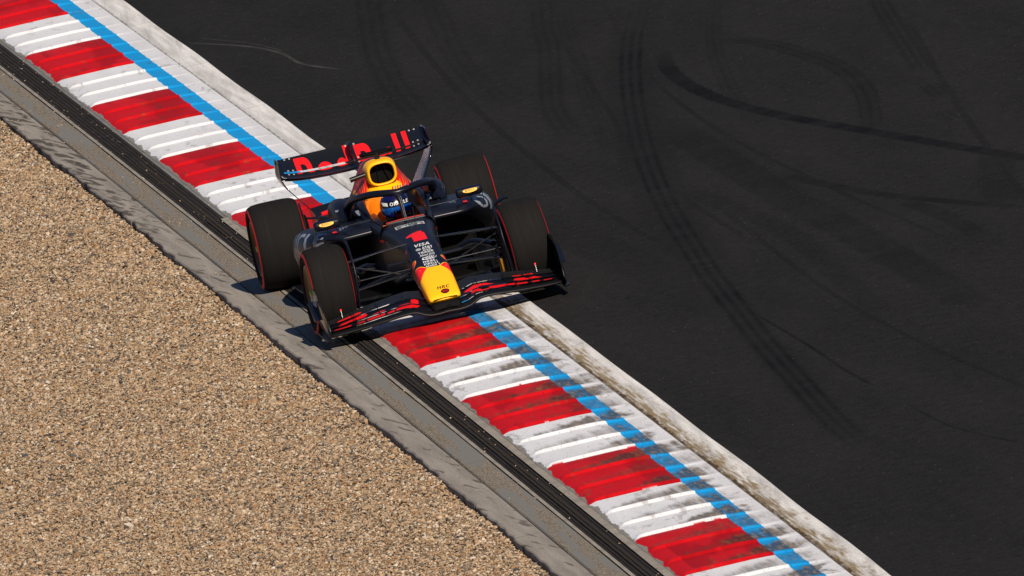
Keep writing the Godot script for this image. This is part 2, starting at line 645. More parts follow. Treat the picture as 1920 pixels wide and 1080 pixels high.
func kerb_image() -> Image:
	var W := 2048
	var H := 288
	var data := PackedByteArray()
	data.resize(W * H * 3)
	var c_red := Vector3(0.55, 0.006, 0.010)
	var c_white := Vector3(0.71, 0.72, 0.75)
	var c_blue := Vector3(0.010, 0.30, 0.68)
	var c_conc := Vector3(0.34, 0.32, 0.29)
	var streak := noise(11, 0.05, 4)
	var patch := noise(12, 0.012, 4)
	var fine := noise(13, 0.25, 3)
	var hue := noise(14, 0.03, 3)
	var dz := (ZB - ZA) / W
	var q_blue := (T1 - T2) / (T1 - T4)
	var q_red := (T1 - T3) / (T1 - T4)
	var r := RandomNumberGenerator.new()
	r.seed = 7
	for x in W:
		var z := ZA + (x + 0.5) * dz
		var cell := (z - Z_FIRST) / RIB
		var ci := floori(cell)
		var ph := cell - ci
		var blk := floori((z - Z_FIRST) / BLOCK)
		var near := smooth01(-4.0, 1.5, z)
		# each rib cell carries its own amount of scrape
		var amount := 1.1 + 0.45 * sin(ci * 2.399 + 1.3)
		var reach := 0.46 + 0.36 * (0.5 + 0.5 * sin(ci * 4.11))
		for y in H:
			var t := (y + 0.5) / H
			var wob := 0.006 * fine.get_noise_2d(x * 0.5, y * 0.1)
			var zz := z - 0.014 + 0.02 * fine.get_noise_2d(y * 0.05, blk * 10.0)
			var bz := floori((zz - Z_FIRST) / BLOCK)
			var c := c_white
			if t > q_red + wob:
				c = c_red if posmod(bz, 2) == 1 else c_white
			elif t > q_blue + wob:
				c = c_blue
			# paint worn through at the toe
			var toe_edge := 0.982 + 0.006 * fine.get_noise_2d(x * 0.9, y * 0.2) + 0.030 * streak.get_noise_2d(x * 0.9, 3.0)
			if t > toe_edge:
				c = c_conc * (0.75 + 0.4 * fine.get_noise_2d(x * 2.0, y * 2.0))
			var dirt := 0.0
			# rubber and earth dragged up the ribs: broad at the blue stripe, running out to a point
			var lean := (t - 0.16) / reach
			var bot := 0.86 + 0.10 * streak.get_noise_2d(x * 0.3, y * 0.3)
			var top := 0.04 + 0.62 * clampf(lean, 0.0, 1.0)
			if lean > -0.5 and lean < 1.0:
				var f := smooth01(top - 0.10, top + 0.22, ph + 0.14 * streak.get_noise_2d(x * 0.5, y * 0.7)) * smooth01(bot + 0.08, bot - 0.08, ph) * smooth01(-0.5 if posmod(bz, 2) == 1 else -0.2, 0.06, lean + 0.22 * streak.get_noise_2d(x * 1.5 + 80.0, y * 0.4)) * (1.0 - 0.25 * clampf(lean, 0.0, 1.0))
				var n1 := 0.80 + 0.60 * streak.get_noise_2d(x * 0.35 + ci * 31.0, y * 1.3) + 0.8 * patch.get_noise_2d(x * 1.6, y * 1.0)
				dirt = near * amount * f * clampf(n1, 0.0, 1.15)
			# light scuffs everywhere
			var sc := smooth01(0.22, 0.5, streak.get_noise_2d(x * 1.2, y * 0.5 + 700.0) + 0.3 * fine.get_noise_2d(x * 1.0, y * 1.0))
			dirt = maxf(dirt, 0.48 * sc * smooth01(-0.15, 0.2, patch.get_noise_2d(x * 0.7 + 50.0, y * 0.4)))
			# grey film of tyre rubber on the outermost white
			if t < q_blue:
				dirt = maxf(dirt, 0.07 + 0.12 * patch.get_noise_2d(x * 1.0, y * 1.0))
			if dirt > 0.0:
				var tone := hue.get_noise_2d(x * 4.0, y * 2.0)
				var brown := Vector3(0.115, 0.078, 0.040) if tone > -0.02 else Vector3(0.060, 0.052, 0.044)
				if tone > 0.28:
					brown = Vector3(0.22, 0.14, 0.05)
				if t > q_red and posmod(bz, 2) == 1:
					brown = brown * 0.75 + Vector3(0.03, 0, 0)
				c = c.lerp(brown, clampf(dirt * 0.85, 0.0, 0.84))
			var g := 1.0 + 0.05 * fine.get_noise_2d(x * 3.0, y * 3.0) + r.randfn(0.0, 0.025) + 0.07 * patch.get_noise_2d(x * 0.6 + 90.0, y * 0.8)
			# pits in the paint
			if r.randf() < 0.004 + 0.01 * near:
				g *= 0.45
			# broad dark rubbed areas on the far red blocks
			if posmod(bz, 2) == 1 and t > q_red and t < 0.86:
				g *= 1.0 - 0.30 * smooth01(-0.08, 0.22, patch.get_noise_2d(x * 0.9 + 300.0, y * 0.55))
			c *= g
			var sr := Color(clampf(c.x, 0, 1), clampf(c.y, 0, 1), clampf(c.z, 0, 1)).linear_to_srgb()
			var id := (y * W + x) * 3
			data[id] = int(sr.r * 255.0)
			data[id + 1] = int(sr.g * 255.0)
			data[id + 2] = int(sr.b * 255.0)
	return Image.create_from_data(W, H, false, Image.FORMAT_RGB8, data)

func edging_image() -> Image:
	var W := 2048
	var H := 96
	var data := PackedByteArray()
	data.resize(W * H * 3)
	var a := noise(21, 0.02, 4)
	var b := noise(22, 0.2, 3)
	var e := noise(23, 0.04, 3)
	var dz := (ZB - ZA) / W
	var r := RandomNumberGenerator.new()
	r.seed = 8
	for x in W:
		var z := ZA + (x + 0.5) * dz
		var near := smooth01(-3.0, 1.0, z)
		for y in H:
			var t := (y + 0.5) / H
			var c := Vector3(0.74, 0.73, 0.71)
			var g := 0.88 + 0.30 * a.get_noise_2d(x * 0.8, y * 1.2) + 0.10 * b.get_noise_2d(x, y) + r.randfn(0, 0.05)
			c *= g
			# brown silt along the kerb joint
			var w := 0.20 + 0.12 * a.get_noise_2d(x * 1.0, 40.0)
			var silt := near * smooth01(w + 0.6, w, t + 0.30 * e.get_noise_2d(x * 1.1, y * 0.6 + 200.0) + 0.12 * b.get_noise_2d(x * 0.8, y * 0.3)) * clampf(0.62 + 1.1 * e.get_noise_2d(x * 0.8, y * 1.5), 0.0, 1.0)
			c = c.lerp(Vector3(0.24, 0.165, 0.070), clampf(silt * 1.25, 0.0, 0.88))
			var gut := near * smooth01(w * 0.95, w * 0.35, t + 0.12 * b.get_noise_2d(x * 0.7, y * 0.4)) * smooth01(-0.02, 0.06, t)
			c = c.lerp(Vector3(0.062, 0.042, 0.020), clampf(gut * (0.8 + 0.6 * e.get_noise_2d(x * 1.3, 9.0)), 0.0, 0.94))
			# far away only a thin dirty joint
			var thin := (1.0 - near) * smooth01(0.10, 0.0, t + 0.05 * b.get_noise_2d(x * 0.6, 0.0))
			c = c.lerp(Vector3(0.16, 0.14, 0.11), thin * 0.75)
			# rubber smears across it
			var sm := smooth01(0.1, 0.45, e.get_noise_2d(x * 0.5 + y * 0.35, y * 0.2 + 500.0))
			c *= 1.0 - 0.14 * sm
			if r.randf() < 0.02:
				c *= 0.6
			var sr := Color(clampf(c.x, 0, 1), clampf(c.y, 0, 1), clampf(c.z, 0, 1)).linear_to_srgb()
			var id := (y * W + x) * 3
			data[id] = int(sr.r * 255.0)
			data[id + 1] = int(sr.g * 255.0)
			data[id + 2] = int(sr.b * 255.0)
	return Image.create_from_data(W, H, false, Image.FORMAT_RGB8, data)

# ------------------------------------------------------------------ drain, slabs
func speckle_image(n: int, base: Vector3, rough_amount: float, pebble: bool, seed_: int) -> Image:
	var data := PackedByteArray()
	data.resize(n * n * 3)
	var a := noise(seed_, 0.012, 4)
	var b := noise(seed_ + 1, 0.09, 3)
	var cl := FastNoiseLite.new()
	cl.seed = seed_ + 2
	cl.noise_type = FastNoiseLite.TYPE_CELLULAR
	cl.frequency = 0.16
	cl.cellular_return_type = FastNoiseLite.RETURN_CELL_VALUE
	var r := RandomNumberGenerator.new()
	r.seed = seed_
	for y in n:
		for x in n:
			var c := base
			var g := 1.0 + 0.30 * a.get_noise_2d(x, y) + rough_amount * b.get_noise_2d(x, y) + r.randfn(0, 0.04)
			if pebble:
				var worn := smooth01(-0.15, 0.10, a.get_noise_2d(x * 1.1 + 300.0, y * 1.1))
				var v := cl.get_noise_2d(x, y)
				g *= lerpf(1.0, 1.0 + 0.62 * v, worn)
				c = c.lerp(Vector3(base.x * 1.05, base.y * 0.92, base.z * 0.76), worn * 0.8)
			c *= g
			var sr := Color(clampf(c.x, 0, 1), clampf(c.y, 0, 1), clampf(c.z, 0, 1)).linear_to_srgb()
			var id := (y * n + x) * 3
			data[id] = int(sr.r * 255.0)
			data[id + 1] = int(sr.g * 255.0)
			data[id + 2] = int(sr.b * 255.0)
	return Image.create_from_data(n, n, false, Image.FORMAT_RGB8, data)

func apron_image() -> Image:
	var W := 2048
	var H := 176
	var data := PackedByteArray()
	data.resize(W * H * 3)
	var a := noise(141, 0.02, 4)
	var b := noise(142, 0.22, 3)
	var e := noise(143, 0.05, 4)
	var dz := (ZB - ZA) / W
	var split := (T6 - T7) / (T6 - T8)
	var r := RandomNumberGenerator.new()
	r.seed = 18
	for x in W:
		var z := ZA + (x + 0.5) * dz
		var far := smooth01(-7.0, -11.0, z)
		for y in H:
			var t := (y + 0.5) / H
			var c: Vector3
			if t < split:
				# washed concrete: pebbles showing where the cement skin has gone
				c = Vector3(0.190, 0.166, 0.136)
				var worn := smooth01(-0.16, 0.06, a.get_noise_2d(x * 0.55, y * 0.9))
				c = c.lerp(Vector3(0.185, 0.180, 0.168), 1.0 - worn)
				var grit := r.randfn(0.0, 0.34) + 0.25 * b.get_noise_2d(x * 2.0, y * 2.0)
				c *= 1.0 + worn * grit + (1.0 - worn) * 0.10 * b.get_noise_2d(x, y)
				if worn > 0.5 and r.randf() < 0.10:
					c = c.lerp(Vector3(0.40, 0.30, 0.19), 0.6)
			else:
				c = Vector3(0.275, 0.250, 0.220)
				c *= 1.0 + 0.30 * a.get_noise_2d(x * 0.7 + 900.0, y * 1.1) + 0.14 * b.get_noise_2d(x, y) + r.randfn(0, 0.05)
				# thin slanting scrape lines
				var sc := smooth01(0.30, 0.48, e.get_noise_2d(x * 0.9 + y * 0.5, y * 0.25 - x * 0.05))
				c *= 1.0 - 0.55 * sc
				# dark damp smears on the far slabs
				var sm := far * smooth01(0.12, 0.30, e.get_noise_2d(x * 1.1 + y * 0.6 + 300.0, y * 0.35) + 0.2 * a.get_noise_2d(x * 0.6, 70.0))
				c = c.lerp(Vector3(0.050, 0.044, 0.036), 0.8 * sm)
			var sr := Color(clampf(c.x, 0, 1), clampf(c.y, 0, 1), clampf(c.z, 0, 1)).linear_to_srgb()
			var id := (y * W + x) * 3
			data[id] = int(sr.r * 255.0)
			data[id + 1] = int(sr.g * 255.0)
			data[id + 2] = int(sr.b * 255.0)
	return Image.create_from_data(W, H, false, Image.FORMAT_RGB8, data)

func build_apron() -> void:
	var slab_m := tex_mat(apron_image(), 0.9)
	slab_m.metallic_specular = 0.2
	var smooth_m := tex_mat(speckle_image(512, Vector3(0.27, 0.245, 0.21), 0.08, false, 51), 0.85, true)
	smooth_m.metallic_specular = 0.2
	var dark_m := tex_mat(speckle_image(512, Vector3(0.17, 0.168, 0.160), 0.08, false, 61), 0.85, true)
	var lip_m := mat(Color(0.22, 0.21, 0.20), 0.9)
	var drain_m := tex_mat(speckle_image(512, Vector3(0.030, 0.026, 0.0235), 0.8, false, 71), 0.85, true)
	drain_m.metallic_specular = 0.2
	var root := node("concrete_apron", self)
	tag(root, "rows of grey concrete slabs between the drain and the gravel", "", "", "structure")
	# narrow mortar strip between kerb toe and drain
	strip(root, "mortar_strip", T4 + 0.02, T5 + 0.01, -9.0, ZB, 0.002, 40, smooth_m, false, 0.35)
	strip(root, "mortar_strip", T4 + 0.02, T4 - 0.03, ZA, -9.0, 0.001, 24, dark_m, false, 0.35)
	# slabs: a rough row beside the drain and a smooth row beside the gravel
	var z := ZA
	var i := 0
	while z < ZB:
		var len := 2.05 + 0.35 * sin(i * 1.7)
		slab(root, "rough_slab", T6 - 0.026, T7, z, minf(z + len, ZB), 0.004 * sin(i * 2.1), slab_m, i)
		z += len
		i += 1
	z = ZA
	i = 0
	while z < ZB:
		var len := 2.7 + 0.5 * sin(i * 2.3)
		slab(root, "smooth_slab", T7, T8, z, minf(z + len, ZB), 0.003 * sin(i * 1.3), slab_m, i + 3, true)
		z += len
		i += 1
	strip(root, "drain_shoulder", T6 + 0.004, T6 - 0.024, ZA, ZB, 0.003, 60, smooth_m, false, 0.5)
	strip(root, "slab_bedding", T4, T8 + 0.02, ZA, ZB, -0.02, 60, lip_m, false, 1.0)
	# drain channel: dark ridged strips running lengthwise
	var drain := node("drain_channel", self)
	tag(drain, "black ridged drainage strip running along the toe of the kerb", "", "", "structure")
	var cells := 6
	for part in [[-32.0, -9.0, T4 - 0.03, T6 + 0.004], [-9.0, 24.0, T5, T6 + 0.004]]:
		for c in cells:
			var a := lerpf(part[2], part[3], (c + 0.02) / cells)
			var b := lerpf(part[2], part[3], (c + 0.98) / cells)
			var s := begin()
			var n := 44
			var prof := [[a, -0.018], [a - 0.002, -0.001], [lerpf(a, b, 0.3), 0.003], [lerpf(a, b, 0.7), 0.003], [b + 0.002, -0.001], [b, -0.018]]
			for k in n:
				var z0 := lerpf(part[0], part[1], float(k) / n)
				var z1 := lerpf(part[0], part[1], float(k + 1) / n)
				for j in prof.size() - 1:
					var pa := Vector3(prof[j][0] + bend(z0), prof[j][1], z0)
					var pb := Vector3(prof[j + 1][0] + bend(z0), prof[j + 1][1], z0)
					var pc := Vector3(prof[j + 1][0] + bend(z1), prof[j + 1][1], z1)
					var pd := Vector3(prof[j][0] + bend(z1), prof[j][1], z1)
					quad(s, pa, pb, pc, pd, Vector2(pa.x * 2.0, z0 * 0.3), Vector2(pb.x * 2.0, z0 * 0.3), Vector2(pc.x * 2.0, z1 * 0.3), Vector2(pd.x * 2.0, z1 * 0.3))
			commit(s, "drain_ridge", drain_m, drain)
	# cleats on the middle ridges of the near half
	var cleat := begin()
	chamfer_box(cleat, Vector3.ZERO, Vector3(0.011, 0.005, 0.018), 0.003)
	cleat.generate_normals()
	var cm := cleat.commit()
	cm.surface_set_material(0, drain_m)
	var mm := MultiMesh.new()
	mm.transform_format = MultiMesh.TRANSFORM_3D
	mm.mesh = cm
	var spots := []
	var zc := -14.0
	while zc < 22.0:
		for q in [-0.712, -0.742]:
			spots.append(Transform3D(Basis(), Vector3(q + bend(zc) + rng.randf_range(-0.002, 0.002), 0.0085, zc + (0.03 if q < -0.73 else 0.0))))
		zc += 0.062
	mm.instance_count = spots.size()
	for k in spots.size():
		mm.set_instance_transform(k, spots[k])
	var mi := MultiMeshInstance3D.new()
	mi.name = "cleats"
	mi.multimesh = mm
	mi.set_meta("kind", "stuff")
	drain.add_child(mi, true)

func strip(parent: Node, called: String, x0: float, x1: float, z0: float, z1: float, y: float, n: int, m: Material, lip: bool, scale: float) -> void:
	var s := begin()
	for k in n:
		var za := lerpf(z0, z1, float(k) / n)
		var zb := lerpf(z0, z1, float(k + 1) / n)
		var p := [Vector3(x0 + bend(za), y, za), Vector3(x1 + bend(za), y, za), Vector3(x1 + bend(zb), y, zb), Vector3(x0 + bend(zb), y, zb)]
		quad(s, p[0], p[1], p[2], p[3], Vector2(p[0].x, p[0].z) * scale, Vector2(p[1].x, p[1].z) * scale, Vector2(p[2].x, p[2].z) * scale, Vector2(p[3].x, p[3].z) * scale)
	commit(s, called, m, parent)

func slab(parent: Node, called: String, x0: float, x1: float, z0: float, z1: float, dy: float, m: Material, seed_: int, lip := false) -> void:
	var s := begin()
	var n := 14
	var top := 0.004 + dy * 0.5
	var bot := -0.075 if lip else -0.018
	var zz0 := z0 + 0.006
	var zz1 := z1 - 0.006
	var xa := x0 - 0.004
	var xb := x1 + 0.004
	var ragged := noise(300, 1.3, 3)
	var prof := [[xa, bot], [xa, top - 0.008], [xa - 0.008, top], [lerpf(xa, xb, 0.5), top + 0.002], [xb + 0.010, top], [xb, top - 0.010], [xb, bot]]
	s.set_smooth_group(-1)
	for k in n:
		var za := lerpf(zz0, zz1, float(k) / n)
		var zb := lerpf(zz0, zz1, float(k + 1) / n)
		for j in prof.size() - 1:
			var ps := []
			var us := []
			for q in [[za, j], [za, j + 1], [zb, j + 1], [zb, j]]:
				var wob := 0.0
				if lip and q[1] >= 4:
					wob = 0.030 * ragged.get_noise_1d(q[0] * 1.4)
				ps.append(Vector3(prof[q[1]][0] + wob + bend(q[0]), prof[q[1]][1], q[0]))
				us.append(Vector2((q[0] - ZA) / (ZB - ZA), (T6 - prof[q[1]][0]) / (T6 - T8)))
			quad(s, ps[0], ps[1], ps[2], ps[3], us[0], us[1], us[2], us[3])
	for e in [zz0, zz1]:
		var ring := PackedVector3Array()
		for q in prof:
			ring.append(Vector3(q[0] + bend(e), q[1], e))
		cap(s, ring, null, -1)
	commit(s, called, m, parent)

# ------------------------------------------------------------------ gravel
func stone_mesh() -> ArrayMesh:
	var ph := (1.0 + sqrt(5.0)) / 2.0
	var v := [Vector3(-1, ph, 0), Vector3(1, ph, 0), Vector3(-1, -ph, 0), Vector3(1, -ph, 0), Vector3(0, -1, ph), Vector3(0, 1, ph), Vector3(0, -1, -ph), Vector3(0, 1, -ph), Vector3(ph, 0, -1), Vector3(ph, 0, 1), Vector3(-ph, 0, -1), Vector3(-ph, 0, 1)]
	var f := [0, 11, 5, 0, 5, 1, 0, 1, 7, 0, 7, 10, 0, 10, 11, 1, 5, 9, 5, 11, 4, 11, 10, 2, 10, 7, 6, 7, 1, 8, 3, 9, 4, 3, 4, 2, 3, 2, 6, 3, 6, 8, 3, 8, 9, 4, 9, 5, 2, 4, 11, 6, 2, 10, 8, 6, 7, 9, 8, 1]
	var r := RandomNumberGenerator.new()
	r.seed = 3
	for i in 12:
		v[i] = v[i].normalized() * r.randf_range(0.72, 1.2)
	var s := begin()
	s.set_smooth_group(-1)
	for i in range(0, f.size(), 3):
		vtx(s, v[f[i]], Vector2.ZERO); vtx(s, v[f[i + 2]], Vector2.ZERO); vtx(s, v[f[i + 1]], Vector2.ZERO)
	s.generate_normals()
	return s.commit()

func stone_colour(r: RandomNumberGenerator) -> Color:
	var k := r.randf()
	var c: Color
	if k < 0.40:
		c = Color(0.40, 0.275, 0.165)
	elif k < 0.58:
		c = Color(0.50, 0.385, 0.265)
	elif k < 0.68:
		c = Color(0.30, 0.165, 0.080)
	elif k < 0.76:
		c = Color(0.57, 0.49, 0.395)
	elif k < 0.92:
		c = Color(0.185, 0.152, 0.120)
	else:
		c = Color(0.055, 0.053, 0.053)
	var g := r.randf_range(0.66, 1.08)
	return Color(c.r * g, c.g * g, c.b * g)

func fill_stones(spots: PackedFloat32Array, called: String, label: String) -> void:
	var sm := StandardMaterial3D.new()
	sm.vertex_color_use_as_albedo = true
	sm.roughness = 0.85
	sm.metallic_specular = 0.3
	var mesh := stone_mesh()
	mesh.surface_set_material(0, sm)
	var mm := MultiMesh.new()
	mm.transform_format = MultiMesh.TRANSFORM_3D
	mm.use_colors = true
	mm.mesh = mesh
	mm.instance_count = spots.size() / 16
	mm.buffer = spots
	var o := MultiMeshInstance3D.new()
	o.name = called
	o.multimesh = mm
	tag(o, label, "gravel", "", "stuff")
	add_child(o, true)

func add_stone(buf: PackedFloat32Array, r: RandomNumberGenerator, p: Vector3, size: float, at: int) -> void:
	var b := Basis.from_euler(Vector3(r.randf_range(-0.5, 0.5), r.randf() * TAU, r.randf_range(-0.5, 0.5))) * Basis.from_scale(Vector3(size * r.randf_range(0.85, 1.35), size * r.randf_range(0.5, 0.85), size * r.randf_range(0.7, 1.0)))
	var c := stone_colour(r)
	var row := [b.x.x, b.y.x, b.z.x, p.x, b.x.y, b.y.y, b.z.y, p.y, b.x.z, b.y.z, b.z.z, p.z, c.r, c.g, c.b, 1.0]
	for i in 16:
		buf[at + i] = row[i]

func build_gravel() -> void:
	var bed := tex_mat(speckle_image(512, Vector3(0.23, 0.165, 0.105), 0.6, true, 81), 0.95, true)
	var s := begin()
	sheet(s, -120.0, T8 + 0.03, -200.0, 150.0, -0.062, 3, 60, func(p): return Vector2(p.x, p.z) * 0.7, false, true)
	tag(commit(s, "gravel_bed", bed, self), "tan earth and grit under the gravel trap", "", "", "structure")
	var r := RandomNumberGenerator.new()
	r.seed = 1234
	var hump := noise(90, 0.25, 3)
	var want := 285000
	var buf := PackedFloat32Array()
	buf.resize(want * 16)
	var n := 0
	while n < want:
		var z := r.randf_range(-23.5, 18.5)
		var edge := T8 - 0.012 + bend(z)
		var x := r.randf_range(-5.4, edge)
		var left := -1.48 - (z + 20.2) * 0.1058 - 0.8
		if z > 9.1:
			left = -4.58 + (z - 9.1) * 0.49 - 0.9
		if x < left:
			continue
		var size := 0.0088 * exp(r.randfn(0.0, 0.36))
		if r.randf() < 0.006:
			size *= 1.8
		var y := -0.054 + 0.016 * hump.get_noise_2d(x * 3.0, z * 1.2) + r.randf_range(-0.006, 0.012)
		# the bed is banked up against the slabs here and there
		y += 0.020 * smooth01(0.25, 0.0, edge - x) * smooth01(-0.2, 0.3, hump.get_noise_2d(z * 1.7, 50.0) - 0.02 * z * 0.1)
		add_stone(buf, r, Vector3(x, y, z), size, n * 16)
		n += 1
	fill_stones(buf, "gravel", "tan, brown and dark grey gravel filling the run-off bed")
	# stray stones thrown onto the slabs and the drain
	var few := 330
	buf = PackedFloat32Array()
	buf.resize(few * 16)
	for i in few:
		var z := r.randf_range(-26.0, -3.0) if i % 4 else r.randf_range(-3.0, 20.0)
		var off := -0.60 - absf(r.randfn(0.0, 0.16)) if i % 2 == 0 else r.randf_range(-1.25, -0.6)
		add_stone(buf, r, Vector3(off + bend(z), 0.008, z), 0.004 + 0.004 * r.randf(), i * 16)
	fill_stones(buf, "stray_stones", "stray pale stones scattered over the drain and concrete slabs")

# ------------------------------------------------------------------ the car
const NOSE := [  # z, half width, top, bottom, roundness
	[0.905, 0.100, 0.212, 0.194, 2.8], [0.902, 0.114, 0.220, 0.188, 3.0], [0.893, 0.124, 0.230, 0.184, 3.2], [0.87, 0.130, 0.245, 0.178, 3.4], [0.84, 0.133, 0.261, 0.156, 3.5], [0.75, 0.136, 0.300, 0.155, 3.5],
	[0.6, 0.140, 0.355, 0.185, 3.6], [0.4, 0.142, 0.425, 0.22, 3.6], [0.2, 0.142, 0.49, 0.25, 3.6], [0.0, 0.143, 0.55, 0.27, 3.6], [-0.1, 0.146, 0.574, 0.275, 3.6],
	[-0.2, 0.150, 0.595, 0.28, 3.6], [-0.3, 0.157, 0.612, 0.275, 3.6], [-0.4, 0.166, 0.625, 0.26, 3.6], [-0.55, 0.183, 0.640, 0.23, 3.7], [-0.7, 0.203, 0.650, 0.2, 3.9], [-0.86, 0.226, 0.655, 0.16, 4.2], [-0.92, 0.234, 0.656, 0.15, 4.4]]

func nose_image() -> Image:
	var W := 512
	var H := 1664
	var im := canvas(W, H, NAVY)
	var X := func(x: float) -> float: return (x + 0.24) / 0.48 * W
	var Y := func(z: float) -> float: return (z + 0.95) / 1.95 * H
	var P := func(a: Array) -> PackedVector2Array:
		var o := PackedVector2Array()
		for q in a:
			o.append(Vector2(X.call(q[0]), Y.call(q[1])))
		return o
	# yellow tip with red flanks edged in yellow
	poly(im, P.call([[-0.24, 0.343], [-0.148, 0.350], [-0.088, 0.378], [-0.040, 0.430], [0.055, 0.434], [0.096, 0.386], [0.143, 0.357], [0.24, 0.343], [0.24, 1.0], [-0.24, 1.0]]), YELLOW)
	poly(im, P.call([[-0.24, 0.35], [-0.149, 0.357], [-0.092, 0.384], [-0.048, 0.434], [-0.088, 0.50], [-0.122, 0.565], [-0.24, 0.64]]), RED)
	poly(im, P.call([[0.24, 0.35], [0.145, 0.363], [0.101, 0.391], [0.064, 0.436], [0.10, 0.482], [0.135, 0.555], [0.24, 0.60]]), RED)
	poly(im, P.call([[-0.115, 0.44], [-0.098, 0.425], [-0.10, 0.432]]), YELLOW)
	poly(im, P.call([[0.098, 0.44], [0.115, 0.425], [0.113, 0.434]]), YELLOW)
	for s in [-1.0, 1.0]:
		poly(im, P.call([[s * 0.102, 0.236], [s * 0.13, 0.226], [s * 0.24, 0.235], [s * 0.24, 0.31], [s * 0.125, 0.300], [s * 0.107, 0.275]]), YELLOW)
		poly(im, P.call([[s * 0.107, 0.241], [s * 0.13, 0.233], [s * 0.24, 0.245], [s * 0.24, 0.30], [s * 0.127, 0.292], [s * 0.111, 0.271]]), RED)
		poly(im, P.call([[s * 0.13, -0.06], [s * 0.24, -0.09], [s * 0.24, -0.055], [s * 0.13, -0.025]]), RED)
	# the number
	poly(im, P.call([[-0.090, -0.268], [-0.03, -0.320], [0.02, -0.355], [0.050, -0.355], [0.052, -0.295], [0.064, -0.290], [0.064, -0.105], [-0.048, -0.100], [-0.048, -0.236], [-0.090, -0.236]]), RED)
	# names down the nose
	var w := Color(0.86, 0.87, 0.88)
	write(im, "VISA", X.call(-0.066), Y.call(-0.035), X.call(0.062), Y.call(0.022), w, 10.0)
	ellipse(im, X.call(-0.046), Y.call(0.076), 24, 20, Color(0.62, 0.64, 0.66))
	write(im, "AT&T", X.call(-0.014), Y.call(0.042), X.call(0.07), Y.call(0.09), w)
	write(im, "AVA", X.call(-0.018), Y.call(0.098), X.call(0.052), Y.call(0.125), w)
	write(im, "TRADE", X.call(-0.062), Y.call(0.130), X.call(0.064), Y.call(0.168), w)
	write(im, "Maui Jim", X.call(-0.058), Y.call(0.180), X.call(0.064), Y.call(0.226), w, 14.0, true)
	ellipse(im, X.call(0.012), Y.call(0.262), 62, 25, w, -0.1)
	ellipse(im, X.call(0.014), Y.call(0.260), 57, 19, NAVY, -0.1)
	write(im, "CDW", X.call(-0.052), Y.call(0.240), X.call(0.046), Y.call(0.284), w, 8.0)
	write(im, "neat.", X.call(-0.054), Y.call(0.300), X.call(0.056), Y.call(0.340), w)
	write(im, "PIRELLI", X.call(-0.054), Y.call(0.350), X.call(0.060), Y.call(0.385), w)
	write(im, "Mobil 1", X.call(-0.046), Y.call(0.392), X.call(0.066), Y.call(0.424), w)
	write(im, "HRC", X.call(-0.034), Y.call(0.768), X.call(0.064), Y.call(0.812), Color(0.10, 0.03, 0.02), 6.0)
	ellipse(im, X.call(0.016), Y.call(0.850), 37, 25, Color(0.14, 0.04, 0.05))
	ellipse(im, X.call(0.006), Y.call(0.850), 12, 10, Color(0.7, 0.05, 0.08))
	ellipse(im, X.call(0.028), Y.call(0.850), 12, 10, Color(0.7, 0.05, 0.08))
	# panel joints
	for q in [[-0.098, -0.34, -0.09, -0.06], [0.098, -0.34, 0.09, -0.06]]:
		poly(im, P.call([[q[0], q[1]], [q[0] + 0.0022, q[1]], [q[2] + 0.0022, q[3]], [q[2], q[3]]]), Color(0.16, 0.17, 0.21))
	poly(im, P.call([[-0.24, 0.93], [0.24, 0.93], [0.24, 1.0], [-0.24, 1.0]]), CARBON)
	# printed strip with small coloured blocks near the cockpit
	poly(im, P.call([[-0.120, -0.705], [0.120, -0.705], [0.118, -0.600], [-0.118, -0.600]]), Color(0.78, 0.79, 0.80))
	var cols := [Color(0.20, 0.42, 0.36), Color(0.55, 0.07, 0.13), Color(0.12, 0.13, 0.16), Color(0.8, 0.8, 0.8)]
	var r := RandomNumberGenerator.new()
	r.seed = 5
	for i in 18:
		for j in 2:
			var x0 := -0.110 + i * 0.0122
			poly(im, P.call([[x0, -0.690 + j * 0.042], [x0 + 0.0112, -0.690 + j * 0.042], [x0 + 0.0112, -0.654 + j * 0.042], [x0, -0.654 + j * 0.042]]), cols[(r.randi() % 2) * 2 + (1 if j == 1 and r.randf() < 0.6 else 0)])
	return im

func build_car() -> void:
	var car := node("racing_car", self)
	tag(car, "dark navy open-wheel racing car with yellow nose tip straddling the kerb", "racing car")
	body(car)
	halo(car)
	side_pods(car)
	front_wing(car)
	rear_wing(car)
	wheels(car)
	suspension(car)
	small_parts(car)

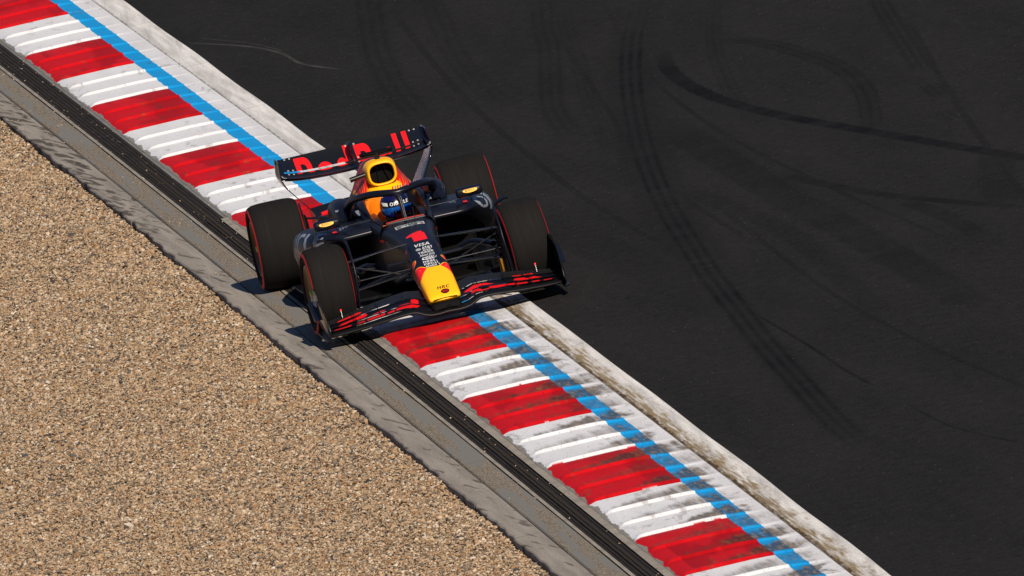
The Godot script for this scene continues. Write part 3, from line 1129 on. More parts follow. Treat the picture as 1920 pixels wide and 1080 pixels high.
func body(car: Node3D) -> void:
	# nose
	var nm := tex_mat(nose_image(), 0.36)
	var uvf := func(p: Vector3, _i: int, _j: int) -> Vector2: return Vector2((p.x + 0.24) / 0.48, (p.z + 0.95) / 1.95)
	var rings := []
	for q in NOSE:
		rings.append(oval(q[0], 0.0, (q[2] + q[3]) * 0.5, q[1], (q[2] - q[3]) * 0.5, q[4], 40))
	var s := begin()
	skin(s, rings, true, uvf)
	cap(s, rings[0], uvf, 0)
	var nose := commit(s, "nose", nm, car)
	nose.set_meta("label", "navy nose with white sponsor names, a red number and a yellow tip")
	# carbon tip under the nose that carries the wing
	s = begin()
	rings = []
	for q in [[0.928, 0.090, 0.130, 0.098], [0.924, 0.108, 0.150, 0.092], [0.908, 0.118, 0.175, 0.090], [0.88, 0.124, 0.192, 0.09], [0.7, 0.122, 0.20, 0.11], [0.5, 0.10, 0.24, 0.15]]:
		rings.append(oval(q[0], 0.0, (q[2] + q[3]) * 0.5, q[1], (q[2] - q[3]) * 0.5, 3.2, 32))
	skin(s, rings)
	cap(s, rings[0], null, 0)
	var tip := commit(s, "nose_pylon", M.black, car)
	s = begin()
	chamfer_box(s, Vector3(0.012, 0.138, 0.920), Vector3(0.020, 0.013, 0.008), 0.002)
	commit(s, "camera_port", M.black, tip)
	# cockpit tub: open channel, its flanks rising beside the helmet
	s = begin()
	var lining := begin()
	rings = []
	for q in [[-0.90, 0.230, 0.655, 0.15, 0.19, 0.650], [-0.935, 0.236, 0.657, 0.15, 0.185, 0.652], [-0.95, 0.238, 0.658, 0.14, 0.19, 0.42], [-1.1, 0.256, 0.664, 0.12, 0.205, 0.34], [-1.3, 0.275, 0.682, 0.1, 0.215, 0.32], [-1.42, 0.285, 0.705, 0.1, 0.218, 0.32], [-1.55, 0.292, 0.745, 0.1, 0.22, 0.32], [-1.7, 0.295, 0.775, 0.1, 0.215, 0.34], [-1.80, 0.295, 0.78, 0.1, 0.195, 0.50], [-1.86, 0.29, 0.77, 0.1, 0.16, 0.765], [-2.2, 0.28, 0.70, 0.1, 0.16, 0.695]]:
		var r := PackedVector3Array()
		var w: float = q[1]
		var half := [Vector2(0, q[3]), Vector2(w * 0.7, q[3]), Vector2(w * 0.97, lerpf(q[3], q[2], 0.35)), Vector2(w, q[2] - 0.09), Vector2(w - 0.010, q[2] - 0.045), Vector2(w - 0.028, q[2] - 0.014), Vector2(w - 0.045, q[2]), Vector2(q[4] + 0.008, q[2]), Vector2(q[4], q[2] - 0.008), Vector2(q[4] - 0.012, q[5]), Vector2(0, q[5])]
		for k in half.size():
			r.append(Vector3(half[k].x, half[k].y, q[0]))
		for k in range(half.size() - 2, 0, -1):
			r.append(Vector3(-half[k].x, half[k].y, q[0]))
		rings.append(r)
	skin(s, rings, true, null, 0, 8)
	skin(s, rings, true, null, 12, 20)
	cap(s, rings[-1])
	var tub := commit(s, "cockpit_tub", M.navy, car)
	skin(lining, rings, true, null, 10, 12)
	commit(lining, "cockpit_lining", M.orange, tub)
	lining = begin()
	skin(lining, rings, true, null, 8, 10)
	commit(lining, "cockpit_lining", M.navy, tub)  # half turned from the sun: its shade painted in as navy instead of orange
	# headrest: an upright padded panel curving from the flank round behind the helmet
	s = begin()
	rings = []
	for q in [[-0.212, -1.46, 0.690], [-0.205, -1.56, 0.735], [-0.185, -1.66, 0.775], [-0.145, -1.74, 0.80], [-0.08, -1.79, 0.81], [0.0, -1.81, 0.81], [0.08, -1.80, 0.80]]:
		var r := PackedVector3Array()
		for k in [[0.0, 0.56], [0.004, 0.64], [0.0, q[2] - 0.03], [0.006, q[2] - 0.008], [0.016, q[2]], [0.032, q[2] - 0.01], [0.036, 0.56]]:
			var out := Vector2(q[0], (q[1] + 1.5) * 0.8).normalized()
			r.append(Vector3(q[0] + out.x * k[0], k[1], q[1] + out.y * k[0]))
		rings.append(r)
	skin(s, rings, false)
	commit(s, "headrest", M.orange, tub)
	# roll hoop cowl rising from the headrest to the intake
	s = begin()
	rings = []
	for q in [[0.58, 0.235, -1.83], [0.66, 0.222, -1.845], [0.73, 0.195, -1.87], [0.79, 0.160, -1.91], [0.835, 0.132, -1.955], [0.850, 0.118, -2.0]]:
		var r := PackedVector3Array()
		for j in 24:
			var a := TAU * j / 24.0
			var c := cos(a)
			var d := sin(a)
			r.append(Vector3(q[1] * signf(c) * pow(absf(c), 0.7), q[0], q[2] - 0.15 + 0.15 * signf(d) * pow(absf(d), 0.8)))
		rings.append(r)
	skin(s, rings)
	commit(s, "roll_hoop_cowl", M.yellow, car)
	# intake: rounded mouth with a lip
	s = begin()
	var mouth := func(z: float, w: float, h: float, cy: float) -> PackedVector3Array: return oval(z, 0.0, cy, w, h, 2.9, 36)
	rings = [mouth.call(-1.99, 0.0985, 0.0775, 0.936), mouth.call(-1.965, 0.099, 0.079, 0.936), mouth.call(-1.952, 0.104, 0.084, 0.936), mouth.call(-1.952, 0.111, 0.091, 0.937), mouth.call(-1.965, 0.119, 0.098, 0.939), mouth.call(-2.0, 0.125, 0.104, 0.940), mouth.call(-2.06, 0.131, 0.108, 0.940), mouth.call(-2.12, 0.136, 0.112, 0.938)]
	skin(s, rings)
	var lip := commit(s, "air_intake", M.yellow, car)
	lip.set_meta("label", "yellow rounded air intake above the driver")
	s = begin()
	rings = [mouth.call(-1.985, 0.0975, 0.0765, 0.936), mouth.call(-2.01, 0.096, 0.075, 0.936), mouth.call(-2.04, 0.094, 0.073, 0.936)]
	skin(s, rings)
	cap(s, rings[-1])
	commit(s, "intake_duct", M.black, lip)
	bar("intake_vane", Vector3(-0.030, 0.862, -2.0), Vector3(-0.028, 1.006, -2.0), 0.002, 0.012, Vector3.RIGHT, M.carbon, lip, 6)
	bar("intake_vane", Vector3(0.062, 0.872, -2.0), Vector3(0.022, 1.006, -2.0), 0.002, 0.012, Vector3.RIGHT, M.carbon, lip, 6)
	# engine cover: a spine widening to shoulders
	var cm := tex_mat(cover_image(), 0.38)
	var cuv := func(p: Vector3, _i: int, _j: int) -> Vector2: return Vector2((p.x + 0.5) / 1.0, (1.1 - p.y) / 0.8)
	s = begin()
	rings = []
	for q in [[-2.05, 0.80, 1.045, 0.30], [-2.12, 0.93, 1.05, 0.28], [-2.25, 1.0, 1.045, 0.25], [-2.5, 1.02, 1.015, 0.22], [-2.8, 0.93, 0.95, 0.2], [-3.1, 0.74, 0.84, 0.2], [-3.4, 0.5, 0.71, 0.2], [-3.7, 0.3, 0.58, 0.22], [-3.95, 0.18, 0.48, 0.24]]:
		var f: float = q[1]
		var top: float = q[2]
		var bot: float = q[3]
		var hh := top - bot
		var half := [Vector2(0, 1.0), Vector2(0.06, 0.995), Vector2(0.105, 0.965), Vector2(0.138, 0.90), Vector2(0.17, 0.82), Vector2(0.215, 0.72), Vector2(0.275, 0.61), Vector2(0.335, 0.50), Vector2(0.375, 0.38), Vector2(0.39, 0.2), Vector2(0.36, 0.0)]
		var r := PackedVector3Array()
		for k in half.size():
			r.append(Vector3(half[k].x * f, bot + half[k].y * hh, q[0]))
		for k in range(half.size() - 1, 0, -1):
			r.append(Vector3(-half[k].x * f, bot + half[k].y * hh, q[0]))
		rings.append(r)
	skin(s, rings, true, cuv)
	cap(s, rings[0], cuv)
	cap(s, rings[-1], cuv)
	var cover := commit(s, "engine_cover", cm, car)
	cover.set_meta("label", "engine cover fading from a red crest with a bull emblem into navy shoulders")
	# shoulder fairings behind the halo feet
	for sd in [-1.0, 1.0]:
		s = begin()
		rings = []
		for q in [[-1.66, 0.020, 0.02, 0.66], [-1.70, 0.055, 0.06, 0.665], [-1.8, 0.088, 0.10, 0.68], [-2.0, 0.105, 0.125, 0.68], [-2.3, 0.10, 0.12, 0.66], [-2.7, 0.06, 0.08, 0.6]]:
			rings.append(oval(q[0], sd * 0.372, q[3], q[1], q[2], 2.3, 20))
		skin(s, rings)
		cap(s, rings[0], null, 0)
		var fr := commit(s, "shoulder_fairing", M.navy, car)
		letter_mesh("ROKT", func(u: float, v: float) -> Vector3:
			var a: float = 1.0 + v * 0.75
			var z: float = -1.735 - 0.13 * u if sd < 0 else -1.735 - 0.13 * (1.0 - u)
			return Vector3(sd * (0.372 + 0.0845 * sin(a - 0.9 + 0.25) + 0.012 - (0.03 if z > -1.78 else 0.0)), 0.69 + 0.10 * (v - 0.35), z), M.grey_letter, fr)

func cover_image() -> Image:
	var n := 768
	var im := canvas(n, n, NAVY)
	var X := func(x: float) -> float: return (x + 0.5) * n
	var Y := func(y: float) -> float: return (1.1 - y) / 0.8 * n
	var P := func(a: Array) -> PackedVector2Array:
		var o := PackedVector2Array()
		for q in a:
			o.append(Vector2(X.call(q[0]), Y.call(q[1])))
		return o
	var deep := Color(0.72, 0.06, 0.06)
	poly(im, P.call([[0.25, 0.82], [0.2, 1.1], [-0.2, 1.1], [-0.235, 0.86], [-0.25, 0.80], [-0.18, 0.74], [0.0, 0.70], [0.18, 0.74]]), deep)
	for s in [-1.0, 1.0]:
		poly(im, P.call([[s * 0.10, 0.70], [s * 0.16, 0.72], [s * 0.15, 0.80], [s * 0.135, 0.86], [s * 0.12, 0.80]]), Color(0.95, 0.35, 0.03))
		# charging animal emblem: body, head and horns as a few strokes
		poly(im, P.call([[s * 0.278, 0.790], [s * 0.262, 0.828], [s * 0.240, 0.840], [s * 0.222, 0.862], [s * 0.206, 0.850], [s * 0.214, 0.826], [s * 0.222, 0.800], [s * 0.236, 0.786], [s * 0.250, 0.796], [s * 0.262, 0.776]]), Color(0.97, 0.70, 0.05))
		poly(im, P.call([[s * 0.262, 0.800], [s * 0.250, 0.822], [s * 0.232, 0.832], [s * 0.220, 0.846], [s * 0.216, 0.832], [s * 0.226, 0.808], [s * 0.238, 0.796]]), Color(0.86, 0.10, 0.07))
		for k in 3:
			var x0 := 0.165 + 0.016 * k
			poly(im, P.call([[s * x0, 0.76], [s * (x0 + 0.004), 0.76], [s * (x0 - 0.006), 0.88], [s * (x0 - 0.009), 0.88]]), Color(0.93, 0.45, 0.10))
	write(im, "HONDA", X.call(-0.365), Y.call(0.715), X.call(-0.285), Y.call(0.665), Color(0.45, 0.48, 0.52), 20.0)
	write(im, "HONDA", X.call(0.285), Y.call(0.715), X.call(0.365), Y.call(0.665), Color(0.45, 0.48, 0.52), -20.0)
	return im

func halo(car: Node3D) -> void:
	var root := node("halo", car)
	var s := begin()
	var pts := []
	for q in [[0.352, 0.695, -1.88], [0.352, 0.765, -1.74], [0.325, 0.832, -1.52], [0.268, 0.870, -1.31], [0.182, 0.888, -1.16], [0.085, 0.884, -1.075]]:
		pts.append(Vector3(-q[0], q[1], q[2]))
	pts.append(Vector3(0, 0.876, -1.045))
	for i in range(5, -1, -1):
		pts.append(Vector3(-pts[i].x, pts[i].y, pts[i].z))
	var path := smooth_path(pts, 6)
	tube(s, path, [0.029], [0.036], Vector3.UP, 14)
	commit(s, "hoop", M.navy, root)
	# central pillar, flaring into the hoop
	s = begin()
	var rings := []
	for q in [[0.645, 0.014, 0.065, -0.955], [0.70, 0.0125, 0.058, -0.975], [0.77, 0.0135, 0.052, -0.998], [0.82, 0.020, 0.05, -1.015], [0.852, 0.040, 0.048, -1.035], [0.876, 0.066, 0.04, -1.05]]:
		var r := PackedVector3Array()
		for j in 16:
			var a := TAU * j / 16.0
			r.append(Vector3(cos(a) * q[1], q[0], q[3] + sin(a) * q[2]))
		rings.append(r)
	skin(s, rings)
	commit(s, "pillar", M.navy, root)
	bar("pillar_trim", Vector3(0.012, 0.66, -0.898), Vector3(0.010, 0.85, -0.965), 0.0022, 0.002, Vector3.RIGHT, M.grey_letter, root, 6)
	# little fins standing on the crown of the hoop
	for k in 7:
		var x := -0.03 + k * 0.021
		bar("crown_tab", Vector3(x, 0.906, -1.06), Vector3(x + 0.004, 0.924, -1.08), 0.006, 0.002, Vector3.RIGHT, M.red if k % 2 == 0 else M.grey_letter, root, 6)

func side_pods(car: Node3D) -> void:
	var im := canvas(1024, 512, NAVY)
	# u runs back along the car (-1.2 to -3.4), v from the inner top edge round the shoulder to the bottom
	var grey := Color(0.55, 0.58, 0.63)
	write(im, "ORACLE", 70, 150, 640, 300, grey)
	var im2 := canvas(1024, 512, NAVY)
	var g := glyphs("ORACLE")
	for i in range(0, g.size(), 3):
		var t := PackedVector2Array()
		for k in 3:
			t.append(Vector2(lerpf(640.0, 70.0, g[i + k].x), lerpf(300.0, 150.0, g[i + k].y)))
		poly(im2, t, grey)
	for side in [-1.0, 1.0]:
		var m := tex_mat(im2 if side < 0 else im, 0.38)
		var root := node("side_pod", car)
		var rings := []
		var secs := [[-1.205, 0.50, 0.590, 0.572], [-1.225, 0.545, 0.612, 0.560], [-1.28, 0.60, 0.636, 0.545], [-1.38, 0.665, 0.650, 0.50], [-1.5, 0.725, 0.653, 0.44], [-1.65, 0.780, 0.652, 0.37], [-1.85, 0.815, 0.645, 0.29], [-2.2, 0.82, 0.615, 0.2], [-2.6, 0.75, 0.55, 0.15], [-3.0, 0.60, 0.46, 0.13], [-3.4, 0.42, 0.36, 0.12]]
		for q in secs:
			var W: float = q[1]
			var T: float = q[2]
			var B: float = q[3]
			var H := T - B
			var r := PackedVector3Array()
			var pts := [Vector2(0.16, T + 0.02), Vector2(0.30, T + 0.012), Vector2(0.45, T), Vector2(W - 0.12, T - 0.02 * H), Vector2(W - 0.06, T - 0.07 * H), Vector2(W - 0.025, T - 0.17 * H), Vector2(W - 0.005, T - 0.32 * H), Vector2(W, T - 0.48 * H), Vector2(W - 0.012, T - 0.64 * H), Vector2(W - 0.045, T - 0.8 * H), Vector2(W - 0.10, T - 0.92 * H), Vector2(W - 0.17, B), Vector2(0.30, B), Vector2(0.16, B)]
			for p in pts:
				r.append(Vector3(side * p.x, p.y, q[0]))
			rings.append(r)
		var uv := func(p: Vector3, _i: int, j: int) -> Vector2: return Vector2((-1.2 - p.z) / 2.2, j / 13.0)
		var s := begin()
		skin(s, rings, false, uv, 0, 10)
		commit(s, "shell", m, root)
		s = begin()
		skin(s, rings, false, null, 10, 13)
		commit(s, "undercut", M.black, root)
		# front edge: rolled lip
		s = begin()
		var lip := PackedVector3Array()
		for q in [[0.20, 0.588, -1.202], [0.34, 0.586, -1.200], [0.46, 0.584, -1.203], [0.51, 0.585, -1.212], [0.55, 0.588, -1.232], [0.59, 0.592, -1.268]]:
			lip.append(Vector3(side * q[0], q[1], q[2]))
		tube(s, smooth_path(Array(lip), 4), [0.017], [0.012], Vector3.UP, 12)
		commit(s, "lip", M.navy, root)
		# red tab and the fine script on the top deck
		s = begin()
		quad(s, Vector3(side * 0.520, 0.660, -1.52), Vector3(side * 0.555, 0.659, -1.54), Vector3(side * 0.560, 0.641, -1.28), Vector3(side * 0.525, 0.641, -1.27))
		commit(s, "red_tab", M.red, root)
		letter_mesh("BYBIT", func(u: float, v: float) -> Vector3:
			var x := lerpf(0.42, 0.58, u) if side > 0 else lerpf(-0.58, -0.42, u)
			return Vector3(x, 0.651 - 0.012 * (1.0 - v) + 0.004, -1.40 + 0.06 * (1.0 - v)), M.grey_letter, root)
		# strake along the inner edge of the deck
		bar("deck_strake", Vector3(side * 0.24, 0.676, -1.28), Vector3(side * 0.47, 0.672, -1.30), 0.004, 0.008, Vector3.UP, M.carbon, root, 8)
		# dark radiator mouth behind the lip
		s = begin()
		chamfer_box(s, Vector3(side * 0.40, 0.36, -1.62), Vector3(0.20, 0.16, 0.05), 0.03)
		commit(s, "radiator_mouth", M.black, root)
	# floor
	var fl := node("floor", car)
	var s2 := begin()
	var out := PackedVector3Array()
	for q in [[-0.98, 0.16], [-1.04, 0.30], [-1.10, 0.55], [-1.22, 0.68], [-1.5, 0.74], [-2.0, 0.79], [-2.6, 0.80], [-3.05, 0.72], [-3.2, 0.56], [-3.9, 0.54]]:
		out.append(Vector3(q[1], 0.085, q[0]))
	for i in range(out.size() - 1, -1, -1):
		out.append(Vector3(-out[i].x, out[i].y, out[i].z))
	plate(s2, out, Vector3(0, 0.022, 0))
	commit(s2, "floor_board", M.carbon, fl)
	for side in [-1.0, 1.0]:
		for k in 2:
			var x := 0.50 + 0.13 * k
			var st := begin()
			plate(st, PackedVector3Array([Vector3(side * x, 0.09, -1.08), Vector3(side * x, 0.30 - 0.02 * k, -1.12), Vector3(side * (x + 0.05), 0.32 - 0.02 * k, -1.35), Vector3(side * (x + 0.09), 0.09, -1.6)]), Vector3(0.006, 0, 0.001))
			commit(st, "floor_fence", M.black, fl)
		var ed := begin()
		tube(ed, smooth_path([Vector3(side * 0.70, 0.115, -1.25), Vector3(side * 0.765, 0.125, -1.6), Vector3(side * 0.80, 0.12, -2.1), Vector3(side * 0.81, 0.115, -2.7)]), [0.006], [0.03], Vector3.UP, 8)
		commit(ed, "edge_wing", M.carbon, fl)
	var bib := begin()
	chamfer_box(bib, Vector3(0, 0.075, -0.98), Vector3(0.24, 0.018, 0.12), 0.01)
	commit(bib, "bib", M.carbon, fl)

# one wing element: stations [x, leading edge y, z, chord, pitch (radians, trailing edge up), thickness]
func element(parent: Node, called: String, stations: Array, upper: Material, lower: Material, camber := 0.06, vr := Vector2(0, 1)) -> MeshInstance3D:
	var nc := 9
	var ups := []
	var los := []
	var x0: float = stations[0][0]
	var x1: float = stations[-1][0]
	for q in stations:
		var u := PackedVector3Array()
		var l := PackedVector3Array()
		for i in nc:
			var t := float(i) / (nc - 1)
			t = t * t * (3.0 - 2.0 * t) * 0.6 + t * 0.4
			var c: float = q[3]
			var th: float = q[5] * (1.48 * sqrt(t) - 0.63 * t - 1.76 * t * t + 1.42 * t * t * t - 0.51 * t * t * t * t) * 2.0
			# concave side up: camber line sags downwards
			var cl := -camber * c * 4.0 * t * (1.0 - t)
			for k in 2:
				var along := t * c
				var up := cl + (th * 0.35 if k == 0 else -th * 0.65)
				var ca := cos(q[4])
				var sa := sin(q[4])
				var p := Vector3(q[0], q[1] + along * sa + up * ca, q[2] - along * ca + up * sa)
				if k == 0:
					u.append(p)
				else:
					l.append(p)
		ups.append(u)
		los.append(l)
	var uvf := func(p: Vector3, _i: int, j: int) -> Vector2: return Vector2((p.x - x0) / (x1 - x0), lerpf(vr.y, vr.x, float(j) / (nc - 1)))
	var s := begin()
	skin(s, ups, false, uvf)
	s.generate_normals()
	var mesh := s.commit()
	mesh.surface_set_material(0, upper)
	var s2 := begin()
	skin(s2, los, false)
	for e in [0, ups.size() - 1]:
		var ring: PackedVector3Array = ups[e].duplicate()
		for k in range(nc - 1, -1, -1):
			ring.append(los[e][k])
		cap(s2, ring)
	# blunt trailing edge
	for i in ups.size() - 1:
		quad(s2, ups[i][nc - 1], ups[i + 1][nc - 1], los[i + 1][nc - 1], los[i][nc - 1])
	s2.generate_normals()
	s2.commit(mesh)
	mesh.surface_set_material(1, lower)
	return put(mesh, called, parent)

func front_wing(car: Node3D) -> void:
	var root := node("front_wing", car)
	# red fragments of the lettering that runs over the flaps; u = span, rows = elements
	var H := 128
	var W := 2048
	var ux := func(x: float) -> float: return (x + 0.95) / 1.9 * W
	var frag := {
		1: [[[-0.91, 0.7], [-0.90, 0.35], [-0.76, 0.25], [-0.77, 0.6]], [[-0.73, 0.75], [-0.72, 0.35], [-0.65, 0.3], [-0.66, 0.7]], [[-0.64, 0.75], [-0.63, 0.25], [-0.48, 0.2], [-0.49, 0.7]], [[-0.47, 0.7], [-0.46, 0.3], [-0.40, 0.2], [-0.41, 0.6]], [[-0.40, 0.55], [-0.38, 0.15], [-0.19, 0.0], [-0.22, 0.45], [-0.24, 0.85], [-0.30, 0.9], [-0.29, 0.5]], [[0.22, 0.35], [0.24, 0.1], [0.30, 0.1], [0.32, 0.45], [0.38, 0.4], [0.36, 0.8], [0.29, 0.85], [0.28, 0.5]], [[0.37, 0.4], [0.38, 0.1], [0.51, 0.1], [0.50, 0.5], [0.42, 0.7]], [[0.49, 0.35], [0.51, 0.1], [0.59, 0.1], [0.58, 0.45]], [[0.59, 0.55], [0.60, 0.2], [0.69, 0.2], [0.68, 0.55]], [[0.71, 0.5], [0.72, 0.2], [0.79, 0.2], [0.78, 0.5]], [[0.81, 0.55], [0.82, 0.3], [0.89, 0.3], [0.88, 0.55]]],
		2: [[[-0.87, 0.95], [-0.83, 0.35], [-0.70, 0.15], [-0.62, 0.05], [-0.61, 0.35], [-0.64, 0.65], [-0.70, 0.7], [-0.71, 0.5], [-0.78, 0.6], [-0.80, 0.9]], [[-0.585, 0.9], [-0.56, 0.65], [-0.50, 0.5], [-0.47, 0.6], [-0.47, 0.8]], [[-0.37, 0.95], [-0.34, 0.75], [-0.29, 0.65], [-0.265, 0.75], [-0.27, 0.9]], [[-0.265, 0.98], [-0.245, 0.15], [-0.21, 0.0], [-0.19, 0.2], [-0.20, 0.75], [-0.215, 0.95]], [[0.175, 0.45], [0.30, 0.25], [0.36, 0.3], [0.43, 0.6], [0.40, 0.75], [0.36, 0.8], [0.335, 0.6], [0.30, 0.65], [0.29, 0.98], [0.225, 0.98]], [[0.585, 0.45], [0.61, 0.2], [0.68, 0.2], [0.73, 0.75], [0.65, 0.8]], [[0.685, 0.4], [0.76, 0.15], [0.82, 0.5], [0.73, 0.65]]],
		3: [[[-0.86, 0.98], [-0.84, 0.6], [-0.67, 0.45], [-0.645, 0.55], [-0.66, 0.75]], [[0.595, 0.9], [0.59, 0.68], [0.66, 0.65], [0.67, 0.88]], [[0.69, 0.8], [0.685, 0.6], [0.755, 0.5], [0.765, 0.75]]],
	}
	var mats := {}
	for k in frag:
		var im := canvas(W, H, CARBON if k == 3 else NAVY * 0.8)
		if k == 3:
			for x in W:
				for y in H:
					var a := (x / 5 + y / 10) % 2 == 0
					im.set_pixel(x, y, Color(0.14, 0.142, 0.15) if a else Color(0.05, 0.05, 0.055))
		for f in frag[k]:
			var p := PackedVector2Array()
			for q in f:
				p.append(Vector2(ux.call(q[0]), q[1] * H))
			poly(im, p, RED)
		mats[k] = tex_mat(im, 0.38)
	# rows: main plane and three flaps, given at |x| stations
	var xs := [0.0, 0.10, 0.18, 0.26, 0.36, 0.5, 0.65, 0.8, 0.9, 0.95]
	var rows := [
		{"y": [0.115, 0.111, 0.122, 0.158, 0.162, 0.149, 0.134, 0.122, 0.118, 0.115], "z": [1.01, 1.01, 1.005, 0.995, 0.985, 0.97, 0.945, 0.915, 0.89, 0.87], "c": [0.17, 0.17, 0.165, 0.16, 0.155, 0.15, 0.145, 0.14, 0.135, 0.13], "a": 0.08, "t": 0.016},
		{"y": [0.128, 0.127, 0.136, 0.161, 0.162, 0.152, 0.139, 0.126, 0.120, 0.117], "z": [0.865, 0.865, 0.86, 0.855, 0.85, 0.84, 0.82, 0.795, 0.775, 0.76], "c": [0.14, 0.14, 0.14, 0.14, 0.14, 0.135, 0.13, 0.125, 0.12, 0.115], "a": 0.24, "t": 0.010},
		{"y": [0.154, 0.153, 0.161, 0.178, 0.172, 0.162, 0.148, 0.135, 0.128, 0.123], "z": [0.75, 0.75, 0.748, 0.742, 0.735, 0.725, 0.71, 0.69, 0.675, 0.665], "c": [0.15, 0.15, 0.15, 0.155, 0.155, 0.15, 0.14, 0.13, 0.12, 0.115], "a": 0.34, "t": 0.009},
		{"y": [0.190, 0.190, 0.198, 0.207, 0.198, 0.186, 0.169, 0.152, 0.142, 0.136], "z": [0.625, 0.625, 0.622, 0.615, 0.605, 0.60, 0.59, 0.575, 0.565, 0.56], "c": [0.15, 0.15, 0.16, 0.17, 0.17, 0.16, 0.145, 0.125, 0.11, 0.10], "a": 0.40, "t": 0.008},
	]
	# the four elements share one rising curve from the leading edge of the main plane to the last trailing edge
	var r0: Dictionary = rows[0]
	var r3: Dictionary = rows[3]
	var share := [[0.0, 0.27], [0.245, 0.50], [0.47, 0.74], [0.71, 1.0]]
	var station := func(i: int, k: int, side: float) -> Array:
		var zt: float = r3.z[k] - r3.c[k] * cos(r3.a)
		var yt: float = r3.y[k] + r3.c[k] * sin(r3.a)
		var at := func(s: float) -> Vector2: return Vector2(lerpf(r0.z[k], zt, s), lerpf(r0.y[k], yt, 0.45 * s + 0.55 * s * s))
		var p: Vector2 = at.call(share[i][0]) + (Vector2(0, 0.009) if i > 0 else Vector2.ZERO)
		var e: Vector2 = at.call(share[i][1]) - (Vector2(0, 0.004) if i < 3 else Vector2.ZERO)
		return [side * xs[k], p.y, p.x, p.distance_to(e), atan2(e.y - p.y, p.x - e.x), rows[i].t]
	for i in 4:
		if i == 0:
			var st := []
			for k in range(xs.size() - 1, 0, -1):
				st.append(station.call(0, k, -1.0))
			for k in xs.size():
				st.append(station.call(0, k, 1.0))
			element(root, "main_plane", st, M.dark_carbon, M.black)
			# rounded black leading edge
			var le0 := begin()
			var lp0 := []
			for q in st:
				lp0.append(Vector3(q[0], q[1] - 0.006, q[2] - 0.004))
			tube(le0, smooth_path(lp0, 3), [0.011], [0.012], Vector3.UP, 10)
			commit(le0, "leading_edge", M.dark_carbon, root)
			continue
		# flaps stop at the nose: one on each side
		for side in [-1.0, 1.0]:
			var st := []
			for k in range(1, xs.size()):
				st.append(station.call(i, k, side))
			if side < 0:
				st.reverse()
			var o := element(root, "flap", st, mats[i], M.black)
			fix_span_uv(o, 0.95)
	# slot brackets
	for side in [-1.0, 1.0]:
		for x in [0.30, 0.52, 0.72]:
			var s := begin()
			plate(s, PackedVector3Array([Vector3(side * x, 0.125, 0.86), Vector3(side * x, 0.142, 0.84), Vector3(side * x, 0.262, 0.52), Vector3(side * x, 0.235, 0.54)]), Vector3(0.004, 0, 0))
			commit(s, "slot_bracket", M.carbon, root)
		# adjuster post with a red tip
		var po := bar("adjuster", Vector3(side * 0.80, 0.19, 0.52), Vector3(side * 0.80, 0.245, 0.50), 0.004, 0.004, Vector3.RIGHT, M.steel, root, 8)
		bar("adjuster_tip", Vector3(side * 0.80, 0.243, 0.50), Vector3(side * 0.80, 0.258, 0.495), 0.008, 0.008, Vector3.RIGHT, M.red, po, 8)
		# end plate: bowed sheet, taller at the back
		var ep := begin()
		var cols := []
		var zs := [0.16, 0.26, 0.38, 0.50, 0.62, 0.74, 0.84, 0.92, 0.965]
		var tops := [0.36, 0.425, 0.452, 0.450, 0.425, 0.375, 0.31, 0.235, 0.165]
		for k in zs.size():
			var r := PackedVector3Array()
			for j in 9:
				var t := j / 8.0
				var y := lerpf(0.075, tops[k], t)
				var x := 0.952 + 0.028 * smooth01(0.0, 0.5, t) - 0.018 * t * t + 0.014 * sin(k / 8.0 * PI)
				r.append(Vector3(side * x, y, zs[k]))
			cols.append(r)
		skin(ep, cols, false)
		var inner := []
		for r in cols:
			var r2 := PackedVector3Array()
			for p in r:
				r2.append(p - Vector3(side * 0.008, 0, 0))
			inner.append(r2)
		skin(ep, inner, false)
		for k in cols.size() - 1:
			quad(ep, cols[k][8], cols[k + 1][8], inner[k + 1][8], inner[k][8])
			quad(ep, cols[k][0], cols[k + 1][0], inner[k + 1][0], inner[k][0])
		for j in 8:
			quad(ep, cols[-1][j], cols[-1][j + 1], inner[-1][j + 1], inner[-1][j])
			quad(ep, cols[0][j], cols[0][j + 1], inner[0][j + 1], inner[0][j])
		var plate_node := commit(ep, "end_plate", M.gloss, root)
		# bright worn leading edge
		var le := begin()
		var lp := []
		for j in 9:
			lp.append(cols[-1][j] + Vector3(-side * 0.004, 0, 0.002))
		for k in range(cols.size() - 2, 3, -1):
			lp.append(cols[k][8] + Vector3(-side * 0.004, 0.002, 0))
		tube(le, PackedVector3Array(lp), [0.0045], [0.0045], Vector3.RIGHT, 8)
		commit(le, "leading_edge", M.carbon, plate_node)
		var fp := begin()
		plate(fp, PackedVector3Array([Vector3(side * 0.95, 0.078, 0.965), Vector3(side * 1.0, 0.082, 0.90), Vector3(side * 1.0, 0.085, 0.30), Vector3(side * 0.95, 0.085, 0.16)]), Vector3(0, 0.01, 0))
		commit(fp, "foot_plate", M.carbon, plate_node)
		# dive plane
		var dv := begin()
		var dp := PackedVector3Array([Vector3(side * 0.972, 0.235, 0.66), Vector3(side * 1.030, 0.232, 0.64), Vector3(side * 1.036, 0.345, 0.36), Vector3(side * 0.975, 0.355, 0.36)])
		plate(dv, dp, Vector3(0, 0.006, 0.003))
		commit(dv, "dive_plane", M.navy, plate_node)
		if side < 0:
			letter_mesh("Mobil", func(u: float, v: float) -> Vector3: return Vector3(-0.998 + 0.010 * v, 0.335 + 0.075 * v, lerpf(0.30, 0.66, u)), M.white, plate_node)
		else:
			letter_mesh("Mobil", func(u: float, v: float) -> Vector3: return Vector3(0.998 - 0.010 * v, 0.335 + 0.075 * v, lerpf(0.66, 0.30, u)), M.white, plate_node)

